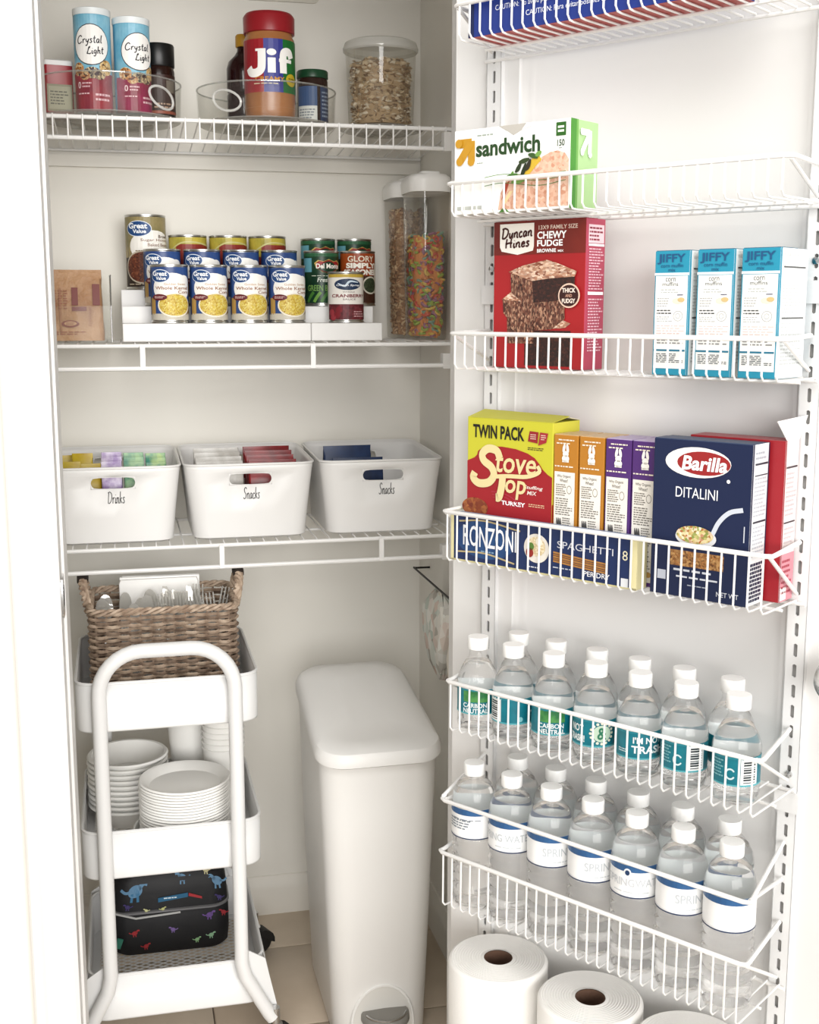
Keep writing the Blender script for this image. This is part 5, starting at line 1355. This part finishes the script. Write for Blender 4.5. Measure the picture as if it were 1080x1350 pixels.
for k in range(2):
    o = put('paper_cup', tall, None, (.105, 2.377, bz + .011 * k)); tag(o, 'tall white paper cup behind the bowls, %s of two' % ('outer', 'inner')[k], 'cup', 'stacked white paper cups')
for k in range(6):
    o = put('paper_cup', rib, None, (.168, 2.306, bz + .0115 * k)); tag(o, 'white paper cup, %s from the bottom of the ribbed stack' % (who + ['fifth', 'sixth'])[k], 'cup', 'stacked white paper cups')
plate = MB().lathe([(0, .001), (.066, .0), (.070, .002), (.082, .013), (.0865, .0155), (.0885, .0145), (.0895, .016), (.087, .0185), (.081, .0165), (.069, .0045), (0, .003)], 56, cap0=False, cap1=False).mesh('paper_plate', WP)
px_, py_ = .086, 2.181
big = MB().lathe([(0, .001), (.086, .0), (.088, .002), (.0935, .040), (.095, .042), (.0955, .0435), (.094, .0445), (.092, .043), (.0865, .005), (0, .003)], 56, cap0=False, cap1=False).mesh('paper_bowl', WP)
o = put('paper_plate', big, None, (px_, py_ + .006, bz)); tag(o, 'wide deep white paper plate holding the stack of smaller plates', 'plate', 'stacked white paper plates')
ORD = 'first second third fourth fifth sixth seventh eighth ninth tenth eleventh twelfth thirteenth fourteenth fifteenth sixteenth seventeenth eighteenth nineteenth twentieth twenty-first'.split()
for k in range(22):
    o = put('paper_plate', plate, None, (px_ + .0008 * (k % 2), py_ + .006, bz + .0055 + .0054 * k)); o.scale = (.94, .94, 1); tag(o, 'white paper plate, %s from the bottom of its tall stack' % ORD[k] if k < 21 else 'topmost white paper plate of the stack on the cart', 'plate', 'stacked white paper plates')
# --- lunch box on the lowest tray
lt = thing('lunch_box', 'black zipped lunch bag printed with small coloured animal shapes', 'lunch bag', (CX - .004, 2.352, FL[2] + .0004), R(-1))
BLK = mat('black_nylon', '#17171a', .6, bump=(600, .2, .0008))
LW, LD, LH = .232, .112, .165
rs = []
for z, k, q in ((0, .93, .9), (.006, .98, .97), (.03, 1.0, 1.0), (.080, 1.0, 1.0), (.086, .985, .98), (.094, .99, .985), (.13, .97, .96), (.152, .93, .90), (.162, .84, .80), (.165, .7, .6)):
    rs.append(rr(LW * k, LD * q, .034, 7, z=z))
MB().rings(rs).build('bag_body', BLK, lt)
MB().tube([(x, y, .090) for x, y, z in rr(LW * .99, LD * .985, .034, 7)], .0034, 6, True).build('zipper', mat('grey_zipper', '#8d8d90', .35, .6), lt)
MB().tube([(-LW / 2 + .01, -LD / 2 - .001, .094), (-LW / 2 + .05, -LD / 2 - .004, .0815), (.02, -LD / 2 - .004, .086)], .0022, 6).build('piping', mat('grey_piping', '#b5b5b3', .4), lt)
MB().rings([[(x, y, z) for x, y, z in rr(.012, .004, .001, 2, z=.02)], rr(.012, .004, .001, 2, z=.0)]).build('zip_pull', col('#3f8f7a'), lt, (-LW / 2 + .012, -LD / 2 - .002, .022), (0, R(20), 0))
a = Art(LW, LH, lambda u, v, l: ((u - .5) * LW * (1 if v < .5 else 1 - .09 * max(0, v - .5) / .5), -LD / 2 * (1.0 if v < .78 else 1.0 - .22 * (v - .78) / .22) + (.0 if .06 < v < .45 else .0) - .0012 - l - (.0022 if v < .2 else 0) * 0, v * LH))
def blob(u, v, s_, c, seed):
    rg_ = random.Random(seed); f = rg_.choice((-1, 1)); k = 1.3
    a.ell(u, v, s_ * .75, s_ * .62 * k, c, 1, .35 * f)
    a.stroke([(u + f * s_ * .3, v + s_ * .2), (u + f * s_ * .8, v + s_ * .75 * k), (u + f * s_ * 1.25, v + s_ * .7 * k)], s_ * .10, c, 1)
    a.stroke([(u - f * s_ * .4, v), (u - f * s_ * 1.0, v - s_ * .1), (u - f * s_ * 1.5, v + s_ * .35)], s_ * .06, c, 1)
    for q in (-.3, .25): a.stroke([(u + q * s_, v - s_ * .3), (u + q * s_ * 1.2, v - s_ * 1.15 * k)], s_ * .06, c, 1)
a.cur('animal_print')
for i, (u, v, s_, c) in enumerate(((.20, .82, .085, '#3f7fa8'), (.62, .93, .05, '#3f7fa8'), (.93, .86, .06, '#3f7fa8'), (.84, .99, .035, '#c9bf8a'), (.30, .575, .02, '#d9d9a0'), (.44, .575, .022, '#c9c98a'), (.14, .64, .03, '#4a3f78'), (.83, .44, .04, '#7a5aa0'), (.95, .46, .03, '#b0303a'), (.2, .30, .032, '#c23a40'), (.52, .30, .028, '#8a70b0'), (.29, .12, .03, '#c23a40'), (.72, .14, .026, '#a9d9a0'), (.84, .18, .03, '#a9d9b0'), (.93, .66, .03, '#4a3f78'))):
    blob(u, v, s_, c, i)
a.cur('name_patch'); a.poly([(.40, .665), (.66, .70), (.66, .755), (.40, .72)], '#2f6f96', 2); a.lines(.45, .60, .695, .725, 1, '#d9e6ec', 3); a.poly([(.665, .71), (.78, .66), (.78, .69), (.67, .75)], '#c23a40', 2)
a.build(lt)

# ================================================================ STEP TRASH CAN
tcx, tcy = .4335, 2.228
tt = thing('trash_can', 'slim white step trash can with a sloping lid', 'trash can', (tcx, tcy, 0))
def tring(z, w_, d_, r_, cy=0, slope=0.0, n=8, back=1.0):
    out = []
    for x, y, _ in rr(w_, d_, r_, n, cy=cy):
        f = (y - cy) / d_ + .5
        k = 1 - (1 - back) * f
        out.append((x * k, y, z + slope * f))
    return out
MB().rings([tring(.004, .172, .318, .040), tring(.010, .178, .324, .042), tring(.30, .202, .340, .046, back=.99), tring(.552, .222, .350, .048, slope=.052, back=.97)], True, True).build('body', CREAMPL, tt)
MB().rings([tring(.556, .228, .362, .050, -.002, .054, back=.955), tring(.558, .237, .372, .054, -.002, .056, back=.955), tring(.572, .237, .372, .054, -.002, .056, back=.955), tring(.582, .229, .362, .052, -.002, .056, back=.955), tring(.588, .210, .340, .050, .0, .058, back=.955), tring(.592, .162, .280, .044, .004, .056, back=.92), tring(.594, .08, .18, .03, .004, .05, back=.95)], True, True).build('lid', CREAMPL, tt)
def arch(w_, h_, n=16): return [(-w_ / 2, 0), (w_ / 2, 0)] + [(w_ / 2 * math.cos(PI * k / n), h_ * .35 + h_ * .65 * math.sin(PI * k / n)) for k in range(n + 1)]
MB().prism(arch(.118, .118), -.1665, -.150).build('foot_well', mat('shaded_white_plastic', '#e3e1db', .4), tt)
ar = arch(.118, .118)[1:]
MB().tube([(x, -.1655, z) for x, z in ar + [(-.059, 0)]], .003, 6).build('foot_well_edge', CREAMPL, tt)
pd = MB().lathe([(0, 0), (.044, 0), (.046, .004), (.045, .014), (.042, .018), (0, .020)], 36, cap0=False, cap1=False)
pd.build('pedal', mat('grey_pedal', '#8f8c86', .45), tt, (.004, -.172, .052))
MB().tube([(.004 + .040 * math.cos(R(a_)), -.172 + .040 * math.sin(R(a_)), .072) for a_ in range(200, 341, 10)], .0022, 6).build('pedal_edge', CHROME, tt)

# ================================================================ ON THE SIDE WALL
br_ = thing('wall_bar', 'thin black metal bar fixed along the shaded side wall', 'bar', (.606, 2.36, .812))
MB().tube([(0, -.24, 0), (0, .17, 0)], .0022, 8).build('bar', mat('black_metal', '#1d1b1a', .4, .3), br_)
for y in (-.235, .165): MB().tube([(0, y, 0), (.0345, y, 0)], .0022, 8).build('standoff', mat('black_metal'), br_)
FLO = cells('floral_print', 45, ['#ecebe4', '#e3dfd4', '#d9bdae', '#eceae2', '#b9c4b8', '#ecebe4', '#a39b8e', '#e6e3d9'], .5, bump=.3)
fb = thing('floral_bag', 'crumpled plastic bag with a pale floral print hanging on the side wall', 'bag', (.612, 2.32, .63))
rg = random.Random(4); rs = []
for z, d_, w_ in ((0, .05, .010), (.03, .12, .030), (.08, .185, .042), (.125, .19, .040), (.155, .14, .026), (.172, .05, .010)):
    rs.append([(x + rg.uniform(-.003, .003), y + rg.uniform(-.008, .008), z + rg.uniform(-.004, .004)) for x, y, _ in rr(w_, d_, min(.02, w_ * .45), 4)])
o = MB().rings(rs).build('bag_body', FLO, fb)
MB().tube([(-.004, -.03, .165), (-.006, -.015, .182), (-.004, 0, .165)], .002, 6).build('loop', mat('white_cord', '#d9d4c6', .6), fb)
cb = thing('cream_bag', 'plain cream bag hanging beside the floral one', 'bag', (.612, 2.155, .60))
rs = []
for z, d_, w_ in ((0, .05, .012), (.04, .10, .034), (.10, .12, .040), (.15, .10, .032), (.19, .03, .010)):
    rs.append([(x + rg.uniform(-.002, .002), y + rg.uniform(-.004, .004), z) for x, y, _ in rr(w_, d_, min(.02, w_ * .45), 5)])
MB().rings(rs).build('bag_body', mat('cream_cloth', '#e3ddd0', .7), cb)
MB().tube([(-.004, -.01, .185), (-.006, 0, .214), (-.004, .01, .185)], .002, 6).build('loop', mat('white_cord'), cb)
